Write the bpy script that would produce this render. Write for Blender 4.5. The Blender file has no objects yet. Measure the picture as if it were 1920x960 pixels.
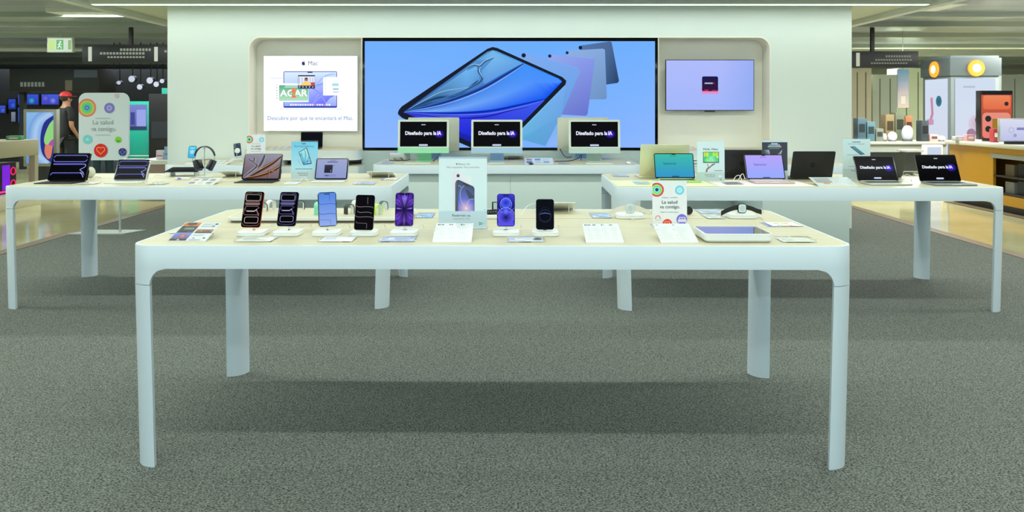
import bpy, bmesh, math, random
from mathutils import Matrix, Vector
random.seed(7)
C = bpy.context.scene.collection
SC = bpy.context.scene
PI = math.pi

# ------------------------------------------------------------------ camera, world, light, exposure
CAMH = 1.486                 # eye height, metres
F = 1500.0                   # focal length in pixels of the 1920 px wide frame
cam = bpy.data.cameras.new('camera')
cam.sensor_width = 36.0
cam.lens = 36.0 * F / 1920.0
cam.shift_x = 3.0 / 1920.0
cam.shift_y = -(480.0 - 202.0) / 1920.0
cam.clip_start = 0.05; cam.clip_end = 200
camo = bpy.data.objects.new('camera', cam); C.objects.link(camo)
camo.location = (0, 0, CAMH); camo.rotation_euler = (PI / 2, 0, 0)
SC.camera = camo
SC.view_settings.view_transform = 'Standard'
SC.view_settings.look = 'None'
SC.view_settings.gamma = 1.0
SC.view_settings.exposure = 0.0
SC.view_settings.use_curve_mapping = False
w = bpy.data.worlds.new('world'); SC.world = w; w.use_nodes = True
w.node_tree.nodes['Background'].inputs[0].default_value = (0.62, 0.86, 1.0, 1)
w.node_tree.nodes['Background'].inputs[1].default_value = 1.0
ROW_Y = [9.45, 7.24, 4.84, 2.45, 0.05, -2.34, -4.73]
ROW_P = [28, 98, 98, 94, 92, 185, 56]
ROW_COL = (0.90, 1.0, 0.94)
HALL_P = 480
CEIL = 2.74

# ------------------------------------------------------------------ helpers
def lin(c):
    def f(x):
        x = x / 255.0
        return x / 12.92 if x <= 0.04045 else ((x + 0.055) / 1.055) ** 2.4
    return (f(c[0]), f(c[1]), f(c[2]), 1.0)

MATS = {}
def mat(name, col, rough=0.5, metal=0.0, spec=0.5, emit=None, es=0.0, coat=0.0):
    if name in MATS: return MATS[name]
    m = bpy.data.materials.new(name); m.use_nodes = True
    b = m.node_tree.nodes['Principled BSDF']
    b.inputs['Base Color'].default_value = lin(col)
    b.inputs['Roughness'].default_value = rough
    b.inputs['Metallic'].default_value = metal
    b.inputs['Specular IOR Level'].default_value = spec
    b.inputs['Coat Weight'].default_value = coat
    if emit:
        b.inputs['Emission Color'].default_value = lin(emit)
        b.inputs['Emission Strength'].default_value = es
    MATS[name] = m
    return m

def nodes(m): return m.node_tree.nodes, m.node_tree.links, m.node_tree.nodes['Principled BSDF']

def noise_mat(name, c1, c2, scale, rough=0.5, stretch=(1, 1, 1), detail=4, bump=0.0, lo=0.35, hi=0.65, spec=0.5, bscale=None):
    m = mat(name, c1, rough, spec=spec); N, L, b = nodes(m)
    tc = N.new('ShaderNodeTexCoord'); mp = N.new('ShaderNodeMapping'); mp.inputs['Scale'].default_value = stretch
    nz = N.new('ShaderNodeTexNoise'); nz.inputs['Scale'].default_value = scale; nz.inputs['Detail'].default_value = detail
    cr = N.new('ShaderNodeValToRGB')
    cr.color_ramp.elements[0].position = lo; cr.color_ramp.elements[0].color = lin(c1)
    cr.color_ramp.elements[1].position = hi; cr.color_ramp.elements[1].color = lin(c2)
    L.new(tc.outputs['Object'], mp.inputs[0]); L.new(mp.outputs[0], nz.inputs['Vector'])
    L.new(nz.outputs[0], cr.inputs[0]); L.new(cr.outputs[0], b.inputs['Base Color'])
    if bump:
        bp = N.new('ShaderNodeBump'); bp.inputs['Strength'].default_value = bump; bp.inputs['Distance'].default_value = 0.004
        if bscale:
            n2 = N.new('ShaderNodeTexNoise'); n2.inputs['Scale'].default_value = bscale; n2.inputs['Detail'].default_value = 2
            L.new(mp.outputs[0], n2.inputs['Vector']); L.new(n2.outputs[0], bp.inputs['Height'])
        else:
            L.new(nz.outputs[0], bp.inputs['Height'])
        L.new(bp.outputs[0], b.inputs['Normal'])
    return m

def attr_mat(name, emissive, strength=1.0, rough=0.5, spec=0.3):
    m = mat(name, (0, 0, 0) if emissive else (200, 200, 200), rough, spec=spec); N, L, b = nodes(m)
    a = N.new('ShaderNodeVertexColor'); a.layer_name = 'Col'
    if emissive:
        L.new(a.outputs[0], b.inputs['Emission Color']); b.inputs['Emission Strength'].default_value = strength
    else:
        L.new(a.outputs[0], b.inputs['Base Color'])
    return m

def clear_mat(name, tint=(0.99, 0.99, 0.995), gloss=0.5):
    m = bpy.data.materials.new(name); m.use_nodes = True
    N = m.node_tree.nodes; L = m.node_tree.links; N.clear()
    o = N.new('ShaderNodeOutputMaterial'); mx = N.new('ShaderNodeMixShader')
    t = N.new('ShaderNodeBsdfTransparent'); t.inputs[0].default_value = (*tint, 1)
    g = N.new('ShaderNodeBsdfGlossy'); g.inputs['Roughness'].default_value = 0.03; g.inputs[0].default_value = (1, 1, 1, 1)
    lw = N.new('ShaderNodeLayerWeight'); lw.inputs[0].default_value = 0.5
    pw = N.new('ShaderNodeMath'); pw.operation = 'POWER'; pw.inputs[1].default_value = 4.0
    mt = N.new('ShaderNodeMath'); mt.operation = 'MULTIPLY_ADD'; mt.inputs[1].default_value = gloss; mt.inputs[2].default_value = 0.025
    L.new(lw.outputs['Facing'], pw.inputs[0]); L.new(pw.outputs[0], mt.inputs[0]); L.new(mt.outputs[0], mx.inputs[0])
    L.new(t.outputs[0], mx.inputs[1]); L.new(g.outputs[0], mx.inputs[2]); L.new(mx.outputs[0], o.inputs[0])
    MATS[name] = m
    return m

SCREEN = attr_mat('screen_picture', True, 1.0, 0.2, 0.04)
PRINT = attr_mat('printed_paper', False, rough=0.55)
LIGHTBOX = attr_mat('backlit_print', True, 1.15, 0.5, 0.2)
DIMSCREEN = attr_mat('far_screen_picture', True, 0.9, 0.3, 0.3)
CLEAR = clear_mat('clear_acrylic')
WHITE = mat('white_lacquer', (236, 238, 234), 0.32)
FRAME = mat('table_white', (216, 228, 234), 0.4)
WALLM = mat('wall_paint', (232, 240, 234), 0.6)
CREAM = mat('niche_cream', (250, 248, 238), 0.55)
BLACK = mat('black_plastic', (14, 14, 16), 0.35)
BEZEL = mat('black_glass', (4, 4, 6), 0.12, spec=0.25)
ALU = mat('silver_aluminium', (205, 208, 205), 0.38, 0.7)
STEEL = mat('polished_steel', (215, 215, 212), 0.2, 1.0)
CABLE_W = mat('white_cable', (228, 228, 222), 0.5)
CABLE_B = mat('black_cable', (18, 18, 20), 0.5)
WOOD = noise_mat('pale_oak', (198, 190, 160), (209, 202, 174), 3.0, 0.42, (1.2, 26, 1.2), 6, 0.04, 0.3, 0.7, 0.35)
SLOT = mat('seam_grey', (150, 146, 128), 0.6)
CARPET = noise_mat('grey_carpet', (43, 46, 44), (146, 150, 142), 150, 0.95, (0.8, 1.1, 1), 3, 0.5, 0.32, 0.70, 0.1)
MARBLE = noise_mat('cream_marble', (190, 184, 132), (214, 210, 170), 0.9, 0.10, (1, 1, 1), 8, 0, 0.35, 0.7, 0.6)

def empty(name, loc, rz, label, cat, group=None):
    o = bpy.data.objects.new(name, None); C.objects.link(o)
    o.empty_display_size = 0.05
    o.location = loc; o.rotation_euler = (0, 0, rz)
    o['label'] = label; o['category'] = cat
    if group: o['group'] = group
    return o
def tag(o, label, cat, group=None, kind=None):
    o['label'] = label; o['category'] = cat
    if group: o['group'] = group
    if kind: o['kind'] = kind
    return o
def struct(o, label=None, cat=None):
    o['kind'] = 'structure'
    if label: o['label'] = label; o['category'] = cat or 'structure'
    return o

def rr(w, h, r, n=5):
    r = min(r, w / 2 - 1e-5, h / 2 - 1e-5)
    if r <= 1e-6: return [(w/2, -h/2), (w/2, h/2), (-w/2, h/2), (-w/2, -h/2)]
    out = []
    for cx, cy, a0 in ((w/2-r, -h/2+r, -90), (w/2-r, h/2-r, 0), (-w/2+r, h/2-r, 90), (-w/2+r, -h/2+r, 180)):
        for i in range(n + 1):
            a = math.radians(a0 + 90.0 * i / n)
            out.append((cx + r * math.cos(a), cy + r * math.sin(a)))
    return out

def TR(x, y, z): return Matrix.Translation((x, y, z))
def RX(a): return Matrix.Rotation(a, 4, 'X')
def RY(a): return Matrix.Rotation(a, 4, 'Y')
def RZ(a): return Matrix.Rotation(a, 4, 'Z')

class G:
    """collects shapes and links them as one mesh object"""
    def __init__(s): s.v = []; s.f = []
    def add(s, vs, fs, M=None):
        o = len(s.v)
        for p in vs:
            q = Vector(p)
            if M is not None: q = M @ q
            s.v.append(q)
        for f in fs: s.f.append([i + o for i in f])
        return s
    def rings(s, rs, M=None, cap=True, closed=True):
        n = len(rs[0]); vs = [p for r in rs for p in r]; fs = []
        for k in range(len(rs) - 1):
            for i in range(n if closed else n - 1):
                j = (i + 1) % n
                fs.append([k*n+i, k*n+j, (k+1)*n+j, (k+1)*n+i])
        if cap:
            fs.append(list(range(n))[::-1]); fs.append([(len(rs)-1)*n + i for i in range(n)])
        return s.add(vs, fs, M)
    def slab(s, w, d, h, r=0.0, b=0.0, M=None, n=5):
        """box standing on z=0, centred in x,y, plan corner radius r, edge bevel b"""
        if b <= 0:
            c = rr(w, d, r, n); rs = [[(x, y, 0) for x, y in c], [(x, y, h) for x, y in c]]
        else:
            b = min(b, h * 0.49)
            q = 0.3 * b
            A = rr(w - 2*b, d - 2*b, max(r - b, b*0.5), n); B = rr(w - 2*q, d - 2*q, max(r - q, b*0.8), n); D = rr(w, d, max(r, b), n)
            rs = [[(x, y, 0) for x, y in A], [(x, y, q) for x, y in B], [(x, y, b) for x, y in D],
                  [(x, y, h-b) for x, y in D], [(x, y, h-q) for x, y in B], [(x, y, h) for x, y in A]]
        return s.rings(rs, M)
    def box(s, x0, x1, y0, y1, z0, z1, b=0.0):
        return s.slab(x1-x0, y1-y0, z1-z0, 0, b, TR((x0+x1)/2, (y0+y1)/2, z0))
    def cyl(s, r0, r1, h, M=None, n=24, b=0):
        def ring(r, z): return [(r*math.cos(2*PI*i/n), r*math.sin(2*PI*i/n), z) for i in range(n)]
        if b: rs = [ring(r0-b, 0), ring(r0, b), ring(r1, h-b), ring(r1-b, h)]
        else: rs = [ring(r0, 0), ring(r1, h)]
        return s.rings(rs, M)
    def sphere(s, r, M=None, sc=(1, 1, 1), n=16, m=10):
        rs = []
        for k in range(1, m):
            a = PI * k / m
            rs.append([(r*sc[0]*math.sin(a)*math.cos(2*PI*i/n), r*sc[1]*math.sin(a)*math.sin(2*PI*i/n), -r*sc[2]*math.cos(a)) for i in range(n)])
        return s.rings(rs, M)
    def tube(s, pts, r, M=None, n=8):
        pts = [Vector(p) for p in pts]; rs = []
        up = Vector((0, 0, 1))
        for i, p in enumerate(pts):
            t = (pts[min(i+1, len(pts)-1)] - pts[max(i-1, 0)]).normalized()
            a = t.cross(up)
            if a.length < 0.05: a = t.cross(Vector((0, 1, 0)))
            a.normalize(); c = t.cross(a).normalized()
            rad = r[i] if isinstance(r, (list, tuple)) else r
            rs.append([tuple(p + rad*(a*math.cos(2*PI*k/n) + c*math.sin(2*PI*k/n))) for k in range(n)])
        return s.rings(rs, M)
    def ribbon(s, pts, wid, th, M=None):
        """flat strap: pts in local XZ, width along Y"""
        rs = []
        for i, (x, z) in enumerate(pts):
            a = pts[min(i+1, len(pts)-1)]; b = pts[max(i-1, 0)]
            t = Vector((a[0]-b[0], a[1]-b[1])).normalized(); nx, nz = -t[1]*th/2, t[0]*th/2
            rs.append([(x-nx, -wid/2, z-nz), (x-nx, wid/2, z-nz), (x+nx, wid/2, z+nz), (x+nx, -wid/2, z+nz)])
        return s.rings(rs, M)
    def plate(s, pts, y0, y1, M=None):
        """outline in XZ extruded from y0 to y1"""
        return s.rings([[(x, y0, z) for x, z in pts], [(x, y1, z) for x, z in pts]], M)
    def build(s, name, m, parent=None, smooth=True, ang=40):
        me = bpy.data.meshes.new(name)
        me.from_pydata([tuple(p) for p in s.v], [], s.f); me.update()
        bm = bmesh.new(); bm.from_mesh(me); bmesh.ops.recalc_face_normals(bm, faces=bm.faces[:]); bm.to_mesh(me); bm.free()
        if smooth:
            me.polygons.foreach_set('use_smooth', [True] * len(me.polygons))
            me.set_sharp_from_angle(angle=math.radians(ang))
        me.materials.append(m)
        o = bpy.data.objects.new(name, me); C.objects.link(o)
        if parent is not None: o.parent = parent
        return o

def bez(p, n=16):
    """catmull-rom through points of any dimension"""
    out = []
    P = [p[0]] + list(p) + [p[-1]]
    for i in range(1, len(P) - 2):
        for k in range(n):
            t = k / n
            out.append(tuple(0.5*((2*b) + (-a+c)*t + (2*a-5*b+4*c-d)*t*t + (-a+3*b-3*c+d)*t**3)
                             for a, b, c, d in zip(P[i-1], P[i], P[i+1], P[i+2])))
    out.append(tuple(p[-1]))
    return out

# ------------------------------------------------------------------ flat pictures (prints, screens)
_TX = {}
def text_mesh(s, bold=0.0):
    key = (s, bold)
    if key in _TX: return _TX[key]
    cu = bpy.data.curves.new('t', 'FONT'); cu.body = s; cu.size = 1.0; cu.offset = bold; cu.resolution_u = 4
    cu.fill_mode = 'FRONT'
    ob = bpy.data.objects.new('t', cu); C.objects.link(ob)
    dg = bpy.context.evaluated_depsgraph_get()
    me = bpy.data.meshes.new_from_object(ob.evaluated_get(dg))
    vs = [(v.co.x, v.co.y) for v in me.vertices]; fs = [list(p.vertices) for p in me.polygons]
    bpy.data.objects.remove(ob); bpy.data.curves.remove(cu); bpy.data.meshes.remove(me)
    x0 = min([v[0] for v in vs] or [0]); x1 = max([v[0] for v in vs] or [1])
    _TX[key] = (vs, fs, x0, x1)
    return _TX[key]

APPLE = [(0,.40),(.10,.46),(.25,.48),(.39,.38),(.31,.28),(.28,.13),(.33,.0),(.43,-.1),(.36,-.30),(.22,-.47),(.1,-.48),(0,-.44),
         (-.1,-.48),(-.22,-.46),(-.36,-.28),(-.44,-.02),(-.42,.2),(-.33,.38),(-.18,.47),(-.08,.44)]
LEAF = [(0,.53),(.02,.67),(.10,.77),(.2,.82),(.18,.68),(.1,.57)]

class Pic:
    """flat picture: u to the right, v up, in metres, origin bottom left; faces -Y; layers 0.1 mm apart"""
    def __init__(s, w, h, inc=0.00012): s.w = w; s.h = h; s.v = []; s.c = []; s.f = []; s.k = 1; s.inc = inc
    def _put(s, pts, cols):
        y = -s.k * s.inc; o = len(s.v)
        for (x, z), c in zip(pts, cols):
            s.v.append((x - s.w/2, y, z)); s.c.append(lin(c))
        s.f.append(list(range(o, o + len(pts))))
    def _clip(s, pts, cols):
        P = [(p[0], p[1], c[0], c[1], c[2]) for p, c in zip(pts, cols)]
        for ax, lim, sg in ((0, 0, 1), (0, s.w, -1), (1, 0, 1), (1, s.h, -1)):
            if not P: break
            out = []
            for i in range(len(P)):
                a = P[i-1]; b = P[i]; da = (a[ax]-lim)*sg; db = (b[ax]-lim)*sg
                if da >= 0 and db >= 0: out.append(b)
                elif da >= 0 > db or db >= 0 > da:
                    t = da / (da - db); q = tuple(x + (y-x)*t for x, y in zip(a, b))
                    out.append(q)
                    if db >= 0: out.append(b)
            P = out
        return [(p[0], p[1]) for p in P], [(p[2], p[3], p[4]) for p in P]
    def poly(s, pts, cols, up=True):
        if not isinstance(cols, list): cols = [cols] * len(pts)
        pts, cols = s._clip(pts, cols)
        if len(pts) >= 3: s._put(pts, cols)
        if up: s.k += 1
        return s
    def rect(s, x0, y0, x1, y1, col, up=True, r=0):
        """col: one colour or (bottom, top)"""
        if isinstance(col, list): cols = [col[0], col[0], col[1], col[1]]
        else: cols = [col]*4
        if r:
            c = [(x + (x0+x1)/2, y + (y0+y1)/2) for x, y in rr(x1-x0, y1-y0, r, 4)]
            if isinstance(col, list):
                cs = []
                for x, y in c:
                    t = (y-y0)/(y1-y0); cs.append(tuple(a+(b-a)*t for a, b in zip(col[0], col[1])))
                return s.poly(c, cs, up)
            return s.poly(c, col, up)
        return s.poly([(x0, y0), (x1, y0), (x1, y1), (x0, y1)], cols, up)
    def grid(s, x0, y0, x1, y1, fn, nx=12, ny=12):
        for i in range(nx):
            for j in range(ny):
                q = []; cs = []
                for a, b in ((i, j), (i+1, j), (i+1, j+1), (i, j+1)):
                    u = a/nx; v = b/ny
                    q.append((x0+(x1-x0)*u, y0+(y1-y0)*v)); cs.append(fn(u, v))
                s._put(q, cs)
        s.k += 1; return s
    def disc(s, x, y, r, c0, c1=None, n=24, sx=1.0, a0=0, a1=360):
        if c1 is None: c1 = c0
        for i in range(n):
            a = math.radians(a0+(a1-a0)*i/n); b = math.radians(a0+(a1-a0)*(i+1)/n)
            s.poly([(x, y), (x+r*sx*math.cos(a), y+r*math.sin(a)), (x+r*sx*math.cos(b), y+r*math.sin(b))], [c0, c1, c1], False)
        s.k += 1; return s
    def ring(s, x, y, r, wd, c, n=24, a0=0, a1=360, sx=1.0):
        pts = [(x+r*sx*math.cos(math.radians(a0+(a1-a0)*i/n)), y+r*math.sin(math.radians(a0+(a1-a0)*i/n))) for i in range(n+1)]
        return s.stroke(pts, wd, c)
    def stroke(s, pts, wd, col, taper=False, cedge=None):
        """col one colour or list along; cedge: colour at both sides (soft)"""
        n = len(pts); L = []
        for i, p in enumerate(pts):
            a = pts[max(i-1, 0)]; b = pts[min(i+1, n-1)]
            dx, dy = b[0]-a[0], b[1]-a[1]; l = math.hypot(dx, dy) or 1
            w_ = wd[i] if isinstance(wd, list) else wd
            if taper: w_ = w_ * math.sin(PI*(i+0.3)/(n-0.4)) ** 0.6
            nx, ny = -dy/l*w_/2, dx/l*w_/2
            L.append(((p[0]+nx, p[1]+ny), p, (p[0]-nx, p[1]-ny)))
        def cc(i):
            if isinstance(col, list):
                t = i/(n-1)*(len(col)-1); k = min(int(t), len(col)-2); t -= k
                return tuple(a+(b-a)*t for a, b in zip(col[k], col[k+1]))
            return col
        for i in range(n-1):
            c0, c1 = cc(i), cc(i+1)
            e0 = cedge if cedge else c0; e1 = cedge if cedge else c1
            if cedge:
                s.poly([L[i][0], L[i][1], L[i+1][1], L[i+1][0]], [e0, c0, c1, e1], False)
                s.poly([L[i][1], L[i][2], L[i+1][2], L[i+1][1]], [c0, e0, e1, c1], False)
            else:
                s.poly([L[i][0], L[i][2], L[i+1][2], L[i+1][0]], [c0, c0, c1, c1], False)
        s.k += 1; return s
    def text(s, t, x, y, size, col, align='c', bold=0.0, col2=None, width=None):
        vs, fs, x0, x1 = text_mesh(t, bold)
        sx = size
        if width: sx = width / (x1 - x0)
        off = -(x0+x1)/2 if align == 'c' else (-x0 if align == 'l' else -x1)
        yy = -s.k * s.inc; o = len(s.v)
        for a, b in vs:
            s.v.append((x + (a+off)*sx - s.w/2, yy, y + b*size))
            if col2:
                tt = (a-x0)/(x1-x0); s.c.append(lin(tuple(p+(q-p)*tt for p, q in zip(col, col2))))
            else: s.c.append(lin(col))
        for f in fs: s.f.append([i+o for i in f])
        s.k += 1; return s
    def logo(s, x, y, sz, col):
        s.poly([(x+a*sz, y+b*sz) for a, b in APPLE], col, False)
        return s.poly([(x+a*sz, y+b*sz) for a, b in LEAF], col)
    def bars(s, x0, y0, x1, y1, n, col, duty=0.4, ragged=0.3, wt=None):
        hgt = (y1-y0)/n
        for i in range(n):
            e = x1 - (x1-x0)*ragged*random.random()
            yy = y1 - hgt*(i+0.5)
            s.rect(x0, yy-hgt*duty/2, e, yy+hgt*duty/2, col, False)
        s.k += 1; return s
    def build(s, name, m, parent, M=None):
        me = bpy.data.meshes.new(name)
        vs = [tuple((M @ Vector(v)) if M is not None else v) for v in s.v]
        me.from_pydata(vs, [], s.f); me.update()
        ca = me.color_attributes.new('Col', 'FLOAT_COLOR', 'POINT')
        ca.data.foreach_set('color', [x for c in s.c for x in c])
        me.materials.append(m)
        o = bpy.data.objects.new(name, me); C.objects.link(o)
        if parent is not None: o.parent = parent
        return o

def T(px, py, H):
    """point of a horizontal surface of height H seen at a pixel"""
    d = (CAMH - H) * F / (py - 202.0)
    return ((px - 957.0) * d / F, d)
def WX(px, d): return (px - 957.0) * d / F
def WZ(py, d): return CAMH - (py - 202.0) * d / F
# ------------------------------------------------------------------ floor, walls, ceilings
floor = G().box(-24, 24, -8, 34, -0.1, 0).build('floor', MARBLE); struct(floor, 'shiny cream marble floor of the aisles around the carpet', 'floor')
carpet = G().box(-5.12, 5.02, -8, 12.6, 0.0, 0.008).build('floor_carpet', CARPET); struct(carpet, 'grey green flecked carpet under the display tables', 'carpet')
carpet2 = G().box(6.95, 14, 3, 12.6, 0.0, 0.008).build('floor_carpet_aisle', CARPET); struct(carpet2, 'grey carpet beyond the aisle on the right', 'carpet')
STRIPM = mat('bronze_strip', (122, 106, 84), 0.4, 0.3)
s_ = G().box(-5.27, -5.121, -8, 12.6, 0.0, 0.012).build('trim_1', STRIPM); struct(s_)
s_ = G().box(5.021, 5.17, -8, 12.6, 0.0, 0.012).build('trim_2', STRIPM); struct(s_)
s_ = G().box(6.83, 6.949, 3, 12.6, 0.0, 0.012).build('trim_3', STRIPM); struct(s_)
HALLW = mat('hall_dark_wall', (96, 104, 124), 0.6)
HALLR = mat('hall_light_wall', (206, 210, 194), 0.7)
struct(G().box(-24, 0, 33.4, 33.8, 0, 3.3).build('wall_back_left', HALLW))
struct(G().box(0, 24, 33.4, 33.8, 0, 3.3).build('wall_back_right', HALLR))
struct(G().box(-24.4, -24, -8, 33.8, 0, 3.3).build('wall_left', HALLR))
struct(G().box(24, 24.4, -8, 33.8, 0, 3.3).build('wall_right', HALLR))
HCEIL = noise_mat('hall_ceiling_metal', (150, 156, 168), (180, 186, 200), 0.7, 0.28, (1, 5, 1), 3, 0, 0.3, 0.7, 0.6)
nodes(HCEIL)[2].inputs['Metallic'].default_value = 0.35
hc = G().box(-24, 24, -8, 34, 3.12, 3.3)
hc.build('ceiling', HCEIL)['kind'] = 'structure'
# ceiling ribs across the hall
for i, yy in enumerate((13.6, 15.2, 17.5, 20.5, 24.0, 28.5)):
    g = G().box(-23.9, -0.4, yy, yy+0.16, 3.03, 3.125); g.box(0.4, 23.9, yy, yy+0.16, 3.03, 3.125)
    struct(g.build('ceiling_rib_%d' % (i+1), mat('ceiling_rib', (150, 158, 150), 0.4)))
# lowered canopy over the shop area
CAN = mat('canopy_white', (214, 218, 196), 0.6)
struct(G().box(-5.0, 5.0, -7.9, 12.4, CEIL+0.02, CEIL+0.30).build('ceiling_canopy', CAN))
g = G(); g.box(-5.12, -5.0, -7.9, 12.4, CEIL-0.05, CEIL+0.30); g.box(5.0, 5.12, -7.9, 12.4, CEIL-0.05, CEIL+0.30)
struct(g.build('trim_4', mat('canopy_edge', (226, 230, 222), 0.5)))
# linear lamps
for i, yy in enumerate(ROW_Y):
    hw = 4.95
    e = empty('linear_ceiling_lamp', (0, yy, CEIL), 0, 'long white linear lamp right above the display wall' if i == 0 else 'long white linear lamp overhead above the tables', 'ceiling light', 'linear lamps under the canopy')
    G().box(-hw, hw, -0.05, 0.05, -0.035, 0.02, 0.003).build('lamp_housing', mat('lamp_housing', (210, 214, 208), 0.5), e)
    G().box(-hw+0.02, hw-0.02, -0.035, 0.035, -0.042, -0.0351).build('diffuser', mat('lamp_diffuser', (250, 255, 250), 0.5, emit=(235, 255, 242), es=1.6), e)
    ld = bpy.data.lights.new('lamp_light', 'AREA'); ld.shape = 'RECTANGLE'; ld.size = 2*hw-0.1; ld.size_y = 0.07
    ld.energy = ROW_P[i]; ld.color = ROW_COL if i < 5 else (0.72, 0.93, 1.0)
    lo = bpy.data.objects.new('lamp_light', ld); C.objects.link(lo); lo.parent = e; lo.location = (0, 0, -0.046)
# broad fill panels under the hall ceiling, added to brighten the background
for x, y, sx, pw, col, nm in ((-12, 14, 5, 0.9, (0.85, 1, 0.95), 'left aisle, nearest'), (-12, 22, 6, 0.55, (0.85, 0.95, 1), 'left hall, far'),
                      (11.5, 13, 5, 1.3, (0.97, 1, 0.94), 'right aisle, nearest'), (12, 21, 6, 1.6, (0.95, 1, 0.92), 'right hall, far'), (0, 23, 8, 0.9, (0.9, 1, 0.95), 'behind the screen wall'),
                      (6.3, 12.6, 1.2, 0.35, (1, 1, 0.94), 'right aisle before the pillar'), (-6.6, 13.6, 2.0, 0.3, (0.95, 1, 0.95), 'left aisle by the floor sign'), (-8.2, 6, 3, 0.5, (0.9, 1, 0.93), 'left aisle beside the tables'), (8.2, 6, 3, 0.4, (0.96, 1, 0.94), 'right aisle beside the tables')):  # the panel before the pillar is added to light its left and front
    e = empty('hall_fill_panel', (x, y, 3.12), 0, 'added fill light panel under the ceiling, ' + nm, 'ceiling light', 'added hall fill panels')
    G().slab(sx+0.1, 0.9, 0.06, 0.02, 0, TR(0, 0, -0.06)).build('panel_frame', mat('lamp_housing', (210, 214, 208)), e)
    ld = bpy.data.lights.new('hall_fill_light', 'AREA'); ld.shape = 'RECTANGLE'; ld.size = sx; ld.size_y = 0.8
    ld.energy = HALL_P * pw; ld.color = col
    lo = bpy.data.objects.new('hall_fill_light', ld); C.objects.link(lo); lo.parent = e; lo.location = (0, 0, -0.063)

# screen wall with its niche
WY = 9.8
NXL, NXR, NZT, NR = WX(466, WY), WX(1445, WY), WZ(68.5, WY), 0.15
def niche(grow=0.0):
    xl, xr, zt, r = NXL+grow, NXR-grow, NZT-grow, NR-grow
    p = [(xr, 0.0)]
    for i in range(9): a = PI/2*i/8; p.append((xr-r+r*math.cos(a), zt-r+r*math.sin(a)))
    for i in range(9): a = PI/2+PI/2*i/8; p.append((xl+r+r*math.cos(a), zt-r+r*math.sin(a)))
    p.append((xl, 0.0)); return p
out = [(WX(314, WY), 0.0), (WX(314, WY), CEIL-0.002), (WX(1597, WY), CEIL-0.002), (WX(1597, WY), 0.0)] + niche()
wall = G().plate(out, WY, WY+0.9).build('wall_back', WALLM); struct(wall, 'pale green white display wall with a rounded niche', 'wall')
A = niche(); B = niche(0.014)
g = G(); n_ = len(A); vs = [(x, WY-0.004, z) for x, z in A]+[(x, WY-0.004, z) for x, z in B]+[(x, WY+0.30, z) for x, z in A]+[(x, WY+0.30, z) for x, z in B]
fs = []
for i in range(n_-1):
    fs += [[i, i+1, n_+i+1, n_+i], [n_+i, n_+i+1, 3*n_+i+1, 3*n_+i], [2*n_+i, 3*n_+i, 3*n_+i+1, 2*n_+i+1], [i, 2*n_+i, 2*n_+i+1, i+1]]
lining = g.add(vs, fs).build('trim_5', mat('niche_lining', (250, 243, 228), 0.5)); struct(lining)
NB = WY + 0.29
bx0, bx1 = NXL+0.015, NXR-0.015
struct(G().plate([(x, z) for x, z in niche(0.0145)], NB, NB+0.05).build('wall_niche', CREAM), 'cream back of the rounded wall niche', 'wall')
SXL, SXR = WX(680, WY), WX(1233, WY)
PANEL = mat('panel_grey_green', (206, 220, 214), 0.55)
SZB = WZ(281.5, WY)
struct(G().box(SXL-0.012, SXR+0.012, WY-0.005, NB-0.01, 0.0, SZB-0.003).build('wall_lower_panel', PANEL), 'smooth panel under the big screen', 'wall')
g = G(); g.box(SXL-0.014, SXL-0.002, WY-0.01, NB-0.01, SZB, NZT-0.016); g.box(SXR+0.002, SXR+0.014, WY-0.01, NB-0.01, SZB, NZT-0.016)
struct(g.build('trim_6', mat('niche_lining', (238, 228, 208))))
for x0, x1, sd in ((NXL+0.016, SXL-0.016, 'left'), (SXR+0.016, NXR-0.016, 'right')):
    struct(G().box(x0, x1, WY+0.02, NB-0.01, 0, 0.56).build('wall_niche_base_%s' % sd, PANEL))
# ------------------------------------------------------------------ display tables
def leg_section(a, e, sx, sy, n=10):
    pts = [(0, a+e)]
    for i in range(n+1):
        t = PI + PI/2*i/n; pts.append((a + a*math.cos(t), a + a*math.sin(t)))
    pts.append((a+e, 0))
    for i in range(1, n): t = PI/2*i/n; pts.append(((a+e)*math.cos(t), (a+e)*math.sin(t)))
    return [(x*sx, y*sy) for x, y in pts]

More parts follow.
